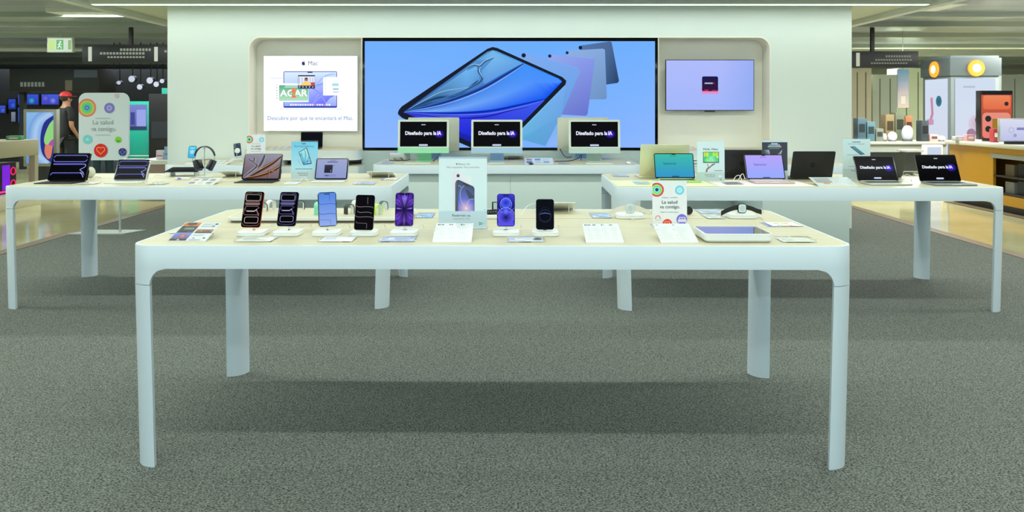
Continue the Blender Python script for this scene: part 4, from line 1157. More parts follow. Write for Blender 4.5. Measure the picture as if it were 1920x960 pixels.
def sheet_cols(n, head, ink=(186, 198, 198)):
    def f(p, W, H):
        p.rect(0, 0, W, H, [(242, 244, 242), (240, 244, 246)])
        for c in range(n):
            x0 = W*(0.05+0.92*c/n); x1 = x0+W*0.80/n
            cols = head[c % len(head)]
            for k, q in enumerate(cols): p.rect(x0+(x1-x0)*k*0.22, H*0.885, x0+(x1-x0)*(k*0.22+0.17), H*0.955, q, False)
            for r in range(13):
                y = H*(0.80-r*0.055)
                if r in (2, 3, 8, 11): p.rect(x0-(x1-x0)*0.05, y, x0+(x1-x0)*0.06, y+H*0.012, (110,116,120), False)
                p.rect(x0+(x1-x0)*0.14, y, x0+(x1-x0)*(0.5+0.5*random.random()), y+H*0.009, ink, False)
        p.k += 1
    return f
def sheet_photos(p, W, H):
    p.rect(0, 0, W, H, (232, 236, 240))
    p.rect(W*0.02, H*0.80, W*0.47, H*0.98, [(214,110,40), (240,140,60)]); p.rect(W*0.1, H*0.86, W*0.36, H*0.98, (80,60,60)); p.rect(W*0.18, H*0.80, W*0.3, H*0.9, (150,70,50))
    p.rect(W*0.02, H*0.42, W*0.47, H*0.79, [(90,92,96), (60,62,66)]); p.rect(W*0.14, H*0.60, W*0.40, H*0.70, (150,152,154), True, 0.004); p.rect(W*0.08, H*0.44, W*0.3, H*0.54, (52,54,58))
    p.rect(W*0.02, H*0.14, W*0.47, H*0.41, [(84,96,200), (120,150,236)]); p.poly([(W*0.08, H*0.18), (W*0.2, H*0.30), (W*0.3, H*0.36), (W*0.44, H*0.2)], (200,90,100)); p.rect(W*0.24, H*0.2, W*0.32, H*0.32, (226,140,120))
    p.rect(W*0.02, H*0.01, W*0.47, H*0.13, (66,64,66)); p.poly([(W*0.2, H*0.03), (W*0.24, H*0.11), (W*0.3, H*0.03)], (220,220,224))
    for y in (0.9, 0.78, 0.30, 0.06): p.bars(W*0.54, H*(y-0.05), W*0.86, H*(y+0.03), 3, (178, 190, 204), 0.35)
    p.rect(W*0.88, H*0.86, W*0.96, H*0.92, (70,72,80)); p.rect(W*0.84, H*0.74, W*0.92, H*0.8, (120,110,140))
    p.rect(W*0.52, H*0.40, W*0.97, H*0.60, [(70,60,70), (170,120,90)])
    for k in range(5): p.disc(W*(0.57+0.09*k), H*0.52, W*0.035, [(190,140,110), (210,160,90), (150,120,130), (90,100,180), (200,150,130)][k], None, 10)
    p.disc(W*0.62, H*0.14, W*0.03, (120,124,130), None, 10); p.disc(W*0.9, H*0.14, W*0.035, (50,52,58), None, 10)
def sheet_small(cols):
    def f(p, W, H):
        p.rect(0, 0, W, H, (236, 238, 238))
        for k, c in enumerate(cols):
            x = W*(0.06+0.9*(k % 3)/3); y = H*(0.56 if k < 3 else 0.14); p.rect(x, y, x+W*0.2, y+H*0.28, c, False)
        p.k += 1; p.bars(W*0.1, H*0.02, W*0.9, H*0.1, 2, (190,196,196), 0.4)
    return f
def energy(p, W, H):
    p.rect(0, 0, W, H, (240, 243, 240))
    p.rect(W*0.02, 0, W*0.10, H, (60, 84, 190))
    for j, y in enumerate((0.55, 0.08)):
        for k, c in enumerate(((60,160,80), (130,190,60), (226,214,60), (236,160,50), (220,70,60))): p.rect(W*(0.3+0.08*k), H*y, W*(0.37+0.08*k), H*(y+0.14), c, False)
        p.k += 1; p.poly([(W*0.70, H*y), (W*0.80, H*(y+0.07)), (W*0.70, H*(y+0.14))], (214, 70, 66))
    p.bars(W*0.4, H*0.76, W*0.95, H*0.95, 3, (180,186,190), 0.4)

# ------------------------------------------------------------------ near table
PH = [
 (466, (232, 104, 60), 'orange', lambda p, W, H: wp_loops(p, W, H, (216,176,170), (255,236,230), (66,26,20)), 36, 63, 393, 0.05, 24, 0.02, 'orange edged phone with a black loop patterned screen, leftmost on the near table', 'white phone stand under the orange edged phone'),
 (533, (34, 40, 86), 'navy', lambda p, W, H: wp_loops(p, W, H, (150,146,220), (206,206,250), (34,28,110)), 35, 60, 392, 0.05, 24, 0.02, 'navy phone with a black screen of violet loops, second from the left', 'white phone stand under the navy loop screen phone'),
 (608, (40, 54, 90), 'blue', lambda p, W, H: wp_wave(p, W, H, False), 34, 62, 392.5, 0.30, 12, -0.02, 'phone with a light blue wave screen standing upright', 'white phone stand under the light blue screen phone'),
 (679, (150, 140, 140), 'graphite', lambda p, W, H: wp_wave(p, W, H, True), 36, 62, 398.5, 0.10, 22, 0.03, 'dark phone with thin grey waves on its screen, sitting low over its stand', 'white phone stand under the low dark wave screen phone'),
 (755, (190, 176, 226), 'lilac', wp_petals, 35, 60, 393, 0.05, 18, 0.0, 'phone with a purple petal picture, left of the tall phone poster', 'white phone stand under the purple petal phone'),
 (948.5, (170, 160, 214), 'violet', wp_orb, 34, 60, 394, 0.0, 8, 0.0, 'phone with a vivid indigo sphere picture, right of the tall phone poster', 'white phone stand under the indigo sphere phone'),
 (1023, (44, 46, 56), 'black', wp_ring, 34, 56, 402.0, 0.0, 4, 0.0, 'black phone with a faint ring picture, rightmost phone of the row', 'white phone stand under the rightmost black phone'),
]
for q in PH:
    phone_on_stand(q[0], q[1], q[2], q[3], q[4], q[5], q[6], q[7], q[8], q[9], q[10], q[11])

def wpx(pl, pr, yb, yt, H, paint, lab, tilt=15, L=None, group='tilted information cards', yaw=0.0):
    X, Y = T((pl+pr)/2, yb, H); w_ = (pr-pl)*Y/F
    if L is None: L = 0.20
    return wedge(X, Y, H, w_, L, tilt, yaw, paint, lab, group)
HD1 = [[(40,44,54), (200,120,140), (110,100,180), (90,90,170)], [(60,60,66), (120,124,130)], [(90,110,120), (140,200,210)], [(50,50,60), (130,124,150)]]
wpx(313, 385, 453, 415, FH, sheet_photos, 'tilted leaflet with orange, grey and blue photos at the left end of the near table', 15, 0.20)
wpx(810, 884, 455, 417, FH, sheet_cols(3, [[(60,70,110), (220,130,110), (70,74,110)], [(120,120,140), (200,120,130)], [(110,110,180), (110,200,180)]]), 'tilted sheet with three text columns in front of the tall phone poster')
wpx(1099, 1171, 456, 417, FH, sheet_cols(4, HD1), 'tilted sheet with four text columns, right of the rightmost phone')
wpx(1239.5, 1311, 456, 417.5, FH, sheet_cols(2, [[(190,196,204)], [(190,196,204)]]), 'tilted sheet with two text columns in front of the small health poster')

def flat(pl, pr, yf, yb, H, lab, tone, paint=None, th=0.008, name='price_card', group='flat acrylic price cards'):
    X, Y0 = T((pl+pr)/2, yf, H); _, Y1 = T(0, yb, H); w_ = (pr-pl)*Y0/F
    return flat_card(X, (Y0+Y1)/2, H, w_, Y1-Y0, 0, lab, tone, paint, th, group, name)
flat(437, 509, 454.5, 444.5, FH, 'clear acrylic card in front of the orange edged phone', (224, 230, 222))
flat(593.5, 662, 454.5, 444.5, FH, 'white acrylic card in front of the light blue screen phone', (246, 248, 250))
flat(708, 778, 454.5, 445, FH, 'acrylic card with a painted blue screen reflection in front of the purple petal phone', (170, 184, 226), lambda p, W, H: (p.rect(0, 0, W, H, (166, 180, 224)), p.rect(W*0.2, H*0.3, W*0.85, H*0.9, (200, 214, 240)), p.bars(W*0.4, H*0.4, W*0.8, H*0.7, 3, (150, 160, 200))))  # lavender blue tone paints in the wall screen's reflection
flat(950, 1023, 455, 445.5, FH, 'grey blue acrylic card with two dark dots between the two right phones', (196, 206, 220), lambda p, W, H: (p.rect(0, 0, W, H, (198, 208, 222)), p.disc(W*0.84, H*0.55, H*0.16, (40, 44, 52)), p.disc(W*0.82, H*0.85, H*0.07, (80, 84, 92)), p.disc(W*0.9, H*0.85, H*0.07, (80, 84, 92)), p.bars(W*0.1, H*0.2, W*0.7, H*0.6, 2, (176, 186, 200), 0.3)))
flat(777, 812, 409.5, 400.5, FH, 'light blue acrylic card left of the tall phone poster', (150, 180, 226))
flat(1110, 1150, 410, 400.5, FH, 'blue grey acrylic card left of the ivory watch', (166, 186, 214))
flat(1202, 1222, 401, 394, FH, 'small blue card tip behind the small health poster', (160, 186, 226))
flat(1312, 1364, 401, 394, FH, 'long glassy blue card behind the flat screen tray', (176, 190, 214))
flat(1326, 1362, 411, 402.5, FH, 'pale grey acrylic card left of the black strapped watch', (204, 214, 210))
flat(1467, 1535, 455.5, 446, FH, 'pale acrylic card at the right end of the near table', (214, 222, 208))
flat(1440, 1508, 425.5, 417.5, FH, 'energy label sheet with coloured arrows near the right edge of the near table', (240, 243, 240), energy, 0.002, 'label_sheet', 'paper energy labels')
flat(313, 345, 438.5, 430.5, FH, 'white paper sheet partly under the photo leaflet on the left', (240, 242, 240), None, 0.0015, 'label_sheet', 'paper energy labels')

X_, Y_ = T(867.5, 431, FH)
upright_sign(X_, Y_+0.01, FH, 93*Y_/F, 0.345, 0, 'tall upright poster of a phone in the middle of the near table', po_phone, lean=2)
X_, Y_ = T(1256, 425, FH)
upright_sign(X_, Y_, FH, 67*Y_/F, 0.226, 0, 'small upright poster reading La salud va contigo on the near table', po_salud, lean=2)

# long tray with straps
def strap_tray():
    yf = 3.93; x0 = WX(423, yf); x1 = WX(766, yf); D = 0.36; W = x1-x0
    t = empty('strap_tray', ((x0+x1)/2, yf+D/2, FH+0.0003), 0, 'long low white tray with a wood top holding the watch straps', 'tray')
    G().slab(W-0.03, D-0.03, 0.010, 0.02, 0).build('recessed_base', mat('tray_base', (120, 108, 100), 0.6), t)  # grey brown foot set back under the white tray body
    G().slab(W, D, 0.018, 0.045, 0.003, TR(0, 0, 0.010)).build('tray_body', WHITE, t)
    G().slab(W-0.016, D-0.016, 0.001, 0.038, 0, TR(0, 0, 0.0278)).build('wood_top', WOOD, t)
    return FH+0.0292
TRAYH = strap_tray()
def band(px, py, col, nm, yaw, lab, hpx, dots=False, wd=0.028, r=0.02):
    X, Y = T(px, py, TRAYH)
    watch_band(X, Y, TRAYH, col, nm, yaw, lab, hpx*Y/F, wd, r, dots)
band(493, 396, (24,24,26), 'black_thin', 0.5, 'black watch strap half behind the orange edged phone', 16)
band(508, 393, (238,238,234), 'white', 0.85, 'white watch strap right of the orange edged phone', 17, False, 0.032)
band(563, 393, (20,20,22), 'black_gloss', 0.5, 'black watch strap just right of the navy phone', 17)
band(599, 402, (146,232,196), 'mint', 0.95, 'mint green watch strap behind the light blue screen phone', 23, False, 0.034)
band(655, 401, (34,38,40), 'charcoal', 0.75, 'charcoal watch strap left of the low dark phone', 18, False, 0.034)
band(668, 393, (226,230,226), 'dotted', 0.9, 'white watch strap with dark dots behind the low dark phone', 17, True, 0.03)
band(697, 399, (120,206,200), 'teal', 0.75, 'pale teal watch strap hidden mostly by the low dark phone', 20, False, 0.02)
band(708, 402, (196,236,92), 'lime', 0.8, 'lime green watch strap right of the low dark phone', 19, False, 0.036)
band(719, 393, (84,88,92), 'grey', 0.7, 'dark grey watch strap behind the lime green one', 16, True, 0.026)

watch_on_dock(1184, 411, FH, (222,216,206), (226,218,202), 'ivory', 'silver watch with an ivory strap spread open on its dock', 'white watch dock under the ivory strapped watch')
watch_on_dock(1396, 410.5, FH, (28,28,30), (22,22,24), 'onyx', 'black cased watch with a black strap spread open on its dock', 'white watch dock under the black strapped watch')
def side_watch():
    X, Y = T(930, 411, FH)
    d = empty('charging_dock', (X, Y+0.06, FH+0.0003), 0, 'white watch dock behind the indigo sphere phone', 'charging dock', 'watch docks on the near table')
    G().slab(0.15, 0.12, 0.018, 0.025, 0.004).build('base', WHITE, d)
    w_ = empty('smartwatch', (X-0.012, Y+0.05, FH+0.0188), 0.25, 'black strapped watch lying on its side between the tall poster and the indigo sphere phone', 'watch', 'watches on charging docks')
    G().slab(0.05, 0.012, 0.042, 0.006, 0.002, TR(0.015, 0, 0.022)).build('case', BLACK, w_)
    G().slab(0.042, 0.001, 0.034, 0.0005, 0, TR(0.017, -0.0066, 0.026)).build('watch_glass', mat('pale_glass', (176, 196, 200), 0.15), w_)
    G().slab(0.085, 0.024, 0.024, 0.008, 0.002, TR(0.005, 0.0, 0.0)).build('strap', BLACK, w_)
    g = G()
    for k in range(6): g.slab(0.003, 0.0008, 0.004, 0.0003, 0, TR(-0.03+0.012*k, -0.0123, 0.012))
    g.build('strap_holes', mat('hole_pale', (190, 196, 196)), w_)
side_watch()
t_ = empty('round_puck', (*T(1290, 402, FH), FH+0.0003), 0, 'black round disc peeking out right of the small health poster', 'puck')
G().cyl(0.022, 0.022, 0.02, RX(PI/2) @ TR(0.0, 0.0225, 0), 28, 0.003).build('disc', BLACK, t_)
# back turned card on a clear foot, right of the black phone
X_, Y_ = T(1043, 398, FH)
wedge(X_, Y_+0.13, FH, 0.20, 0.20, 17, PI, None, 'white sheet seen from behind on a clear foot, right of the rightmost phone', 'tilted cards turned away')
g = G(); g.tube(bez([(*T(976, 405, FH), FH+0.003), (*T(990, 396, FH), FH+0.03), (*T(1008, 394, FH), FH+0.035), (*T(1022, 399, FH), FH+0.004)], 8), 0.0015)
tag(g.build('charging_cable', CABLE_W), 'thin white cable looping left of the back turned sheet', 'cable')

def screen_tray():
    yf = T(0, 455.5, FH)[1]; x0 = WX(1322, yf); x1 = WX(1451, yf); W = x1-x0; D = 0.235; h = 0.037
    t = empty('screen_tray', ((x0+x1)/2, yf+D/2, FH+0.0003), 0, 'thick white tray with a mirror black glass top at the right of the near table', 'tray')
    g = G(); O = rr(W, D, 0.028, 8); O2 = rr(W-0.004, D-0.004, 0.026, 8); I = rr(W-0.012, D-0.012, 0.022, 8); B = rr(W-0.014, D-0.014, 0.022, 8)
    g.rings([[(x, y, 0.003) for x, y in B], [(x, y, 0.010) for x, y in O], [(x, y, h-0.002) for x, y in O], [(x, y, h) for x, y in O2], [(x, y, h) for x, y in I], [(x, y, h-0.006) for x, y in I]])
    g.slab(W-0.03, D-0.03, 0.004, 0.02, 0)
    g.build('tray_body', WHITE, t)
    G().slab(W-0.0125, D-0.0125, 0.003, 0.022, 0, TR(0, 0, h-0.0055), 8).build('glass_top', mat('mirror_glass', (30, 36, 46), 0.015, 0.0, 1.0, coat=1.0), t)
screen_tray()

# ------------------------------------------------------------------ left table
STD = (250, 250, 252)
def pal_pro(p, W, H): wp_loops(p, W, H, (96,110,226), (206,214,250), (28,24,120), True)
BLK = ('black', (26, 27, 29), (12, 12, 13)); WHT = ('white', (222, 224, 218), (206, 208, 206))
def tab(pxc, pyh, w_, h_, lean, paint, case, lab, clab, col, **k):
    X, Y = T(pxc, pyh, SH)
    return tablet(X, Y, SH, w_, h_, lean, k.pop('yaw', 0), paint, case, lab, clab, col, **k)
tab(124, 341.5, 0.300, 0.226, 22, pal_pro, 'dark', 'large tablet with a black screen of glowing bands, leftmost on the left table', 'black keyboard case under the leftmost tablet', BLK, kd=0.185, kdx=-0.015)
tab(243, 340.5, 0.256, 0.176, 27, pal_pro, 'pale', 'smaller tablet with a black banded screen in a white case', 'white keyboard case under the smaller black screened tablet', WHT, kd=0.19, pencil='white stylus on top of the smaller black screened tablet')
tab(488, 339.5, 0.302, 0.218, 24, lambda p, W, H: wp_swirl(p, W, H, ((112,84,88), (150,156,180), (20,11,11), (206,170,128), (128,76,40))), 'dark', 'tablet with a brown and silver swirl picture on a black keyboard', 'black keyboard case under the brown swirl tablet', BLK, kd=0.21, pencil='white stylus on top of the brown swirl tablet')
def page(p, W, H):
    p.grid(0, 0, W, H, lambda u, v: (142+int(14*v), 154+int(12*v), 206), 2, 3)
    p.bars(W*0.42, H*0.93, W*0.62, H*0.95, 1, (80,84,120), 0.9, 0); p.bars(W*0.34, H*0.83, W*0.68, H*0.87, 1, (50,52,90), 0.9, 0)
    p.rect(W*0.26, H*0.28, W*0.53, H*0.70, [(28,28,44), (46,46,62)]); p.disc(W*0.38, H*0.5, W*0.012, (20,20,30)); p.rect(W*0.47, H*0.33, W*0.49, H*0.44, (150,156,180))
    p.disc(W*0.58, H*0.66, W*0.014, (30,30,44)); 
    for k in range(3): p.disc(W*(0.64+0.05*k), H*0.66, W*0.010, (140,150,200))
    p.bars(W*0.57, H*0.3, W*0.76, H*0.55, 4, (150,158,206), 0.3); p.rect(W*0.28, H*0.08, W*0.66, H*0.19, (132,142,196)); p.bars(W*0.29, H*0.12, W*0.42, H*0.16, 1, (40,44,90), 0.9, 0)
tab(620, 339, 0.258, 0.178, 24, page, 'dark', 'tablet showing a lilac product page on a white keyboard, right end of the left table', 'white keyboard case under the lilac page tablet', WHT, kd=0.19, pencil='white stylus on top of the lilac page tablet')

def headphones():
    X, Y = T(383.5, 331.5, SH)
    s = empty('headphone_stand', (X, Y, SH+0.0003), 0, 'thin steel rod stand on an oval white foot on the left table', 'stand')
    G().cyl(0.078, 0.076, 0.005, Matrix.Diagonal((1, 0.75, 1, 1)), 32, 0.0015).build('base', WHITE, s)
    top = 0.262
    G().tube([(0, 0, 0.004), (0, 0, top-0.020)], 0.0035).build('rod', STEEL, s)
    G().tube([(0, -0.022, top-0.020), (0, 0.022, top-0.020)], 0.004).build('hook', STEEL, s)
    h = empty('headphones', (X+0.002, Y, SH+0.0003), 0.0, 'dark blue over ear headphones hanging on the rod stand', 'headphones')
    R = 0.084
    arc = []
    for i in range(25):
        a = math.radians(8 + 164*i/24)
        arc.append((R*math.cos(a), 0, top-0.100 + 0.092*math.sin(a)))
    dk = mat('headband_dark', (30, 32, 38), 0.5)
    g = G(); rs = []
    for i, p_ in enumerate(arc):
        a = math.radians(8+164*i/24); wy = 0.010+0.010*math.sin(a); tk = 0.0035
        nx, nz = math.cos(a)*tk, math.sin(a)*tk
        rs.append([(p_[0]-nx, -wy, p_[2]-nz), (p_[0]-nx, wy, p_[2]-nz), (p_[0]+nx, wy, p_[2]+nz), (p_[0]+nx, -wy, p_[2]+nz)])
    g.rings(rs).build('headband', dk, h)
    cup = mat('cup_blue', (44, 54, 68), 0.35, 0.4)
    for s_ in (-1, 1):
        G().tube([(s_*0.0835, 0, top-0.088), (s_*0.0800, 0, top-0.135)], 0.003).build('slider', STEEL, h)
        M = TR(s_*0.056, 0.0, top-0.165) @ RZ(s_*0.62) @ RY(s_*math.radians(27))
        G().slab(0.030, 0.070, 0.094, 0.014, 0.010, M @ TR(s_*0.006, 0, -0.047), 6).build('ear_cup', cup, h)
        G().slab(0.022, 0.064, 0.086, 0.010, 0.008, M @ TR(-s_*0.018, 0, -0.043), 6).build('ear_cushion', BLACK, h)
headphones()
def little_speaker():
    X, Y = T(167.5, 333, SH)
    t = empty('smart_speaker', (X, Y, SH+0.0003), 0, 'small cream ball shaped speaker behind the leftmost tablet', 'speaker')
    g = G(); rs = []
    for k in range(13):
        a = -1.12 + 2.24*k/12; rs.append([(0.046*math.cos(a)*math.cos(2*PI*i/28), 0.046*math.cos(a)*math.sin(2*PI*i/28), 0.044+0.044*math.sin(a)/math.sin(1.12)) for i in range(28)])
    g.rings(rs).build('fabric_body', noise_mat('speaker_mesh', (206, 206, 186), (224, 224, 206), 260, 0.8, (1, 1, 1), 2, 0.3), t)
    G().cyl(0.019, 0.018, 0.0012, TR(0, 0, 0.0878), 24).build('touch_top', BEZEL, t)
    g = G(); g.tube(bez([(0.03, 0.03, 0.003), (0.07, 0.03, 0.002), (0.11, -0.02, 0.002), (0.12, -0.10, 0.002)], 6), 0.0015); g.build('cable', CABLE_W, t)
little_speaker()
wpx(345.5, 399, 347, 334.5, SH, sheet_small([(190,130,150), (110,130,150), (160,140,130), (150,110,150), (200,196,196), (120,150,170)]), 'tilted white leaflet with small pictures in front of the headphones', 9, 0.21)
def back_wedge(pl, pr, y_raised, H, lab, dark=False, L=0.20, tilt=16):
    rz_ = L*math.sin(math.radians(tilt)); Yr = (CAMH-H-rz_)*F/(y_raised-202.0)
    X = ((pl+pr)/2-957)*Yr/F; w_ = (pr-pl)*Yr/F
    Y = Yr + L*math.cos(math.radians(tilt))
    return wedge(X, Y, H, w_, L, tilt, PI, None, lab, 'tilted cards turned away')
back_wedge(408, 446, 321, SH, 'white tilted card seen from behind, left of the brown swirl tablet')
back_wedge(687, 736, 322, SH, 'white tilted card seen from behind at the right end of the left table')
flat(137, 175, 346, 342.5, SH, 'small clear card right of the leftmost tablet', (224,224,214))
flat(272, 304, 347, 343, SH, 'grey clear card right of the smaller black screened tablet', (180,190,186))
flat(526, 556, 346.5, 342, SH, 'white clear card right of the black keyboard', (236,240,248))
flat(660, 702, 346.5, 342.5, SH, 'blue tinted clear card right of the lilac page tablet', (176,190,226))
flat(713, 744, 338, 334.5, SH, 'small energy label sheet near the right end of the left table', (240,243,240), energy, 0.002, 'label_sheet', 'paper energy labels')
def folded_dark():
    X, Y = T(339, 331, SH)
    t = empty('laptop_sleeve', (X, Y+0.08, SH+0.0003), 0.06, 'thin black folded case propped up left of the headphones', 'case')
    M = TR(0, 0, 0.050) @ RX(0.12)
    G().slab(0.27, 0.20, 0.005, 0.01, 0.001, M).build('cover', mat('matte_black', (10, 10, 11), 0.8, spec=0.1), t)
    for x in (-0.1, 0.1): G().slab(0.012, 0.10, 0.044, 0.002, 0, TR(x, 0, 0)).build('foot', mat('clear_support', (214, 220, 214), 0.2), t)
folded_dark()
for k, (pts, lab) in enumerate((
    ([(290, 331, 0), (296, 330, 0.008), (300, 331, 0.010), (304, 331, 0.004)], 'white cable bundle in front of the black folded case'),
    ([(268, 343, 0), (272, 333, 0.01), (279, 322, 0.10), (283, 312, 0.155), (280, 302, 0.165)], 'white cable drooping over the smaller black screened tablet'),
    ([(562, 343, 0), (566, 340.5, 0.02), (572, 340.5, 0.03), (577, 343, 0.004)], 'white cable between the blue poster and the lilac page tablet'),
    ([(406, 341, 0), (416, 340, 0), (428, 341, 0), (440, 340, 0)], 'white cable behind the small picture leaflet'))):
    P_ = []
    for px, py, dz in pts:
        X, Y = T(px, py, SH) if k != 1 else (WX(px, 6.13 if dz > 0.05 else 6.1), 6.12 if dz > 0.05 else 6.1)
        P_.append((X, Y, SH+0.0035+dz))
    tag(G().tube(bez(P_, 8), 0.0024).build('charging_cable', CABLE_W), lab, 'cable', 'loose white cables')
t_ = empty('cable_adapter', (*T(342, 337, SH), SH+0.0003), 0.1, 'small white power adapter with a violet tag in front of the black folded case', 'adapter')
G().slab(0.11, 0.03, 0.02, 0.006, 0.002).build('adapter_body', WHITE, t_); G().slab(0.03, 0.001, 0.014, 0.0003, 0, TR(-0.02, -0.0156, 0.003)).build('tag', mat('violet_tag', (150, 130, 214)), t_)
X_, Y_ = T(570.5, 340, SH)
upright_sign(WX(570.5, 6.42), 6.42, SH, 52*Y_/F, 0.315, 0, 'upright sky blue poster reading Estratosférico on the left table', po_tab, lean=2)

# ------------------------------------------------------------------ right table
LT = SH
def lap(px, py, w_, d_, lh, lean, yaw, col, paint, lab, **k):
    X, Y = T(px, py, LT)
    return laptop(X, Y, LT, w_, d_, lh, lean, yaw, col, paint, lab, **k)
SIL = ('silver', (198, 204, 196)); LIME = ('lime', (186, 214, 120)); PINK = ('pink', (214, 190, 186)); GREY = ('grey', (150, 158, 158)); BKM = ('midnight', (44, 44, 46)); CHM = ('champagne', (226, 224, 190))
def mat_pad(pl, pr, yf, yb, col, nm, lab):
    X0, Y0 = T((pl+pr)/2, yf, LT); Y1 = T(0, yb, LT)[1]
    t = G().slab((pr-pl)*Y0/F, Y1-Y0, 0.0022, 0.01, 0).build('display_mat', mat('pad_'+nm, col, 0.6)); t.location = (X0, (Y0+Y1)/2, LT+0.0003)
    return tag(t, lab, 'display mat', 'thin coloured mats under laptops')
mat_pad(1158, 1345, 349.5, 339.0, (226, 244, 186), 'lime', 'pale lime mat under the teal screened laptop')
mat_pad(1350, 1531, 350.0, 338.5, (238, 226, 222), 'pink', 'pale pink mat under the lilac screened laptop')
def on_mat(dz=0.0025): return dz
X_, Y_ = T(1266, 338.5, LT); laptop(X_, Y_+0.0, LT+0.0025, 0.318, 0.22, 0.208, 20, 0.0, LIME, lambda p, W, H: scr_esp(p, W, H, (64,190,170), (54,150,206), (30,70,80)), 'laptop with a teal screen on a lime green body')
X_, Y_ = T(1437, 340.5, LT); laptop(X_, Y_, LT+0.0025, 0.305, 0.215, 0.208, 23, 0.0, PINK, lambda p, W, H: scr_esp(p, W, H, (184,164,250), (150,172,255), (64,70,170)), 'laptop with a lilac screen on a pink body', keycol=(214, 200, 198))
lap(1647, 342.5, 0.318, 0.225, 0.208, 27, 0.0, SIL, scr_ai, 'black screened laptop with glowing IA text, the one beside the last poster')
lap(1764, 343.5, 0.318, 0.225, 0.218, 24, 0.0, GREY, scr_ai, 'black screened laptop with glowing IA text at the right end of the table')
def back_lap(px, py, w_, lh, lean, yaw, col, lab, emb, **k):
    X, Y = T(px, py, LT)
    return laptop(X, Y, LT, w_, 0.24, lh, lean, PI+yaw, col, lambda p, W, H: p.rect(0, 0, W, H, (40, 50, 70)), lab, back=emb)
back_lap(1244, 334.0, 0.40, 0.275, 14, 0.0, CHM, 'large pale champagne laptop seen from behind the teal one', (200,200,172))
back_lap(1390, 334.5, 0.33, 0.225, 8, 0.0, BKM, 'black laptop turned away behind the lilac screened one', (20,20,22))
back_lap(1520, 336.5, 0.34, 0.232, 20, 0.0, BKM, 'black laptop turned away between the two dark posters', (20,20,22))
back_lap(1655, 333.0, 0.32, 0.222, 24, 0.0, ('slate', (78, 82, 80)), 'slate laptop turned away behind the black screened ones', (60,62,62))
X_, Y_ = T(1333, 340.2, LT); upright_sign(X_, Y_, LT+0.0, 53*Y_/F, 0.322, 0, 'upright pale poster reading Hola, Neo with a hand holding a laptop', po_neo, lean=1)
X_, Y_ = T(1453, 337.3, LT); upright_sign(X_, Y_, LT, 49*Y_/F, 0.325, 0, 'upright black poster with grey laptop lids behind the lilac screened laptop', po_dark, lean=1)
X_, Y_ = T(1606.5, 336.5, LT); upright_sign(X_, Y_, LT, 53*Y_/F, 0.335, 0, 'upright pale poster reading Listo para despegar near the right end', po_lift, lean=1)
def sheet_wide(p, W, H):
    p.rect(0, 0, W, H, (222, 230, 232)); p.rect(W*0.06, H*0.35, W*0.46, H*0.92, [(150,160,160), (186,194,196)]); p.rect(W*0.2, H*0.2, W*0.36, H*0.42, (220,160,130)); p.bars(W*0.52, H*0.3, W*0.9, H*0.85, 5, (206,214,218), 0.3)
wpx(1535, 1610, 349, 331, LT, sheet_wide, 'wide tilted leaflet between the pink mat and the black screened laptops', 13, 0.205)
flat(1192, 1222, 346, 341.5, LT+0.0024, 'blue tinted card on the pale lime mat', (176,196,226))
flat(1362, 1396, 346.5, 342.5, LT+0.0024, 'dark glass card on the pale pink mat', (140,148,160))
flat(1150, 1180, 332, 328.6, LT, 'blue tinted card at the left end of the right table', (176,190,214))
flat(1684, 1712, 346.5, 343, LT, 'pinkish clear card between the two black screened laptops', (214,196,196))
for k, (pts, lab, r) in enumerate((
    ([(1384, 341, 0), (1388, 339.5, 0.035), (1393, 339, 0.05), (1397, 341, 0.02)], 'white cable arching left of the lilac screened laptop', 0.0028),
    ([(1374, 341, 0), (1380, 338.5, 0.03), (1387, 338.5, 0.035), (1391, 341, 0.004)], 'second white cable arching left of the lilac screened laptop', 0.0028),
    ([(1690, 340, 0.0), (1694, 337, 0.02), (1700, 337, 0.04), (1706, 337, 0.03), (1709, 340, 0.0)], 'curled pale cable between the slate laptop and the last laptop', 0.0026),
    ([(1687, 343, 0.0), (1693, 341.5, 0.02), (1698, 341.5, 0.03), (1702, 343, 0.0)], 'short pale cable dangling behind the two black screened laptops', 0.0022))):
    P_ = [(*T(a, b, LT), LT+0.004+dz) for a, b, dz in pts]
    tag(G().tube(bez(P_, 8), r).build('charging_cable', CABLE_W), lab, 'cable', 'loose white cables')
back_wedge(1690, 1730, 321.5, LT, 'white tilted card seen from behind, between the slate laptop and the last one', L=0.17, tilt=12)

# ------------------------------------------------------------------ middle counter
def dsk(px, py, w_, zs, col, chin, lab, back=False):
    X, Y = T(px, py, BH)
    return desktop(X, Y+0.05, BH, w_, lab, col, chin, zs, 0, back)
GRN = (('green', (150, 214, 178)), (160, 226, 184)); BLU = (('blue', (156, 190, 220)), (172, 202, 228)); SLV = (('silver', (196, 206, 200)), (196, 214, 206))
dsk(813, 298.5, 0.612, 0.10, ('pale', (198, 198, 178)), (172, 202, 228), 'pale desktop computer turned away behind the green one', True)
dsk(1093, 298.5, 0.612, 0.10, ('pale', (198, 198, 178)), (196, 214, 206), 'pale desktop computer turned away with a black cable, left of the silver one', True)
dsk(794, 303, 0.585, 0.097, *GRN, 'mint green desktop computer, leftmost of the three facing forward')
dsk(931.5, 303, 0.585, 0.097, *BLU, 'pale blue desktop computer in the middle under the big screen')
dsk(1114.5, 303.5, 0.585, 0.097, *SLV, 'silver desktop computer, rightmost of the three facing forward')
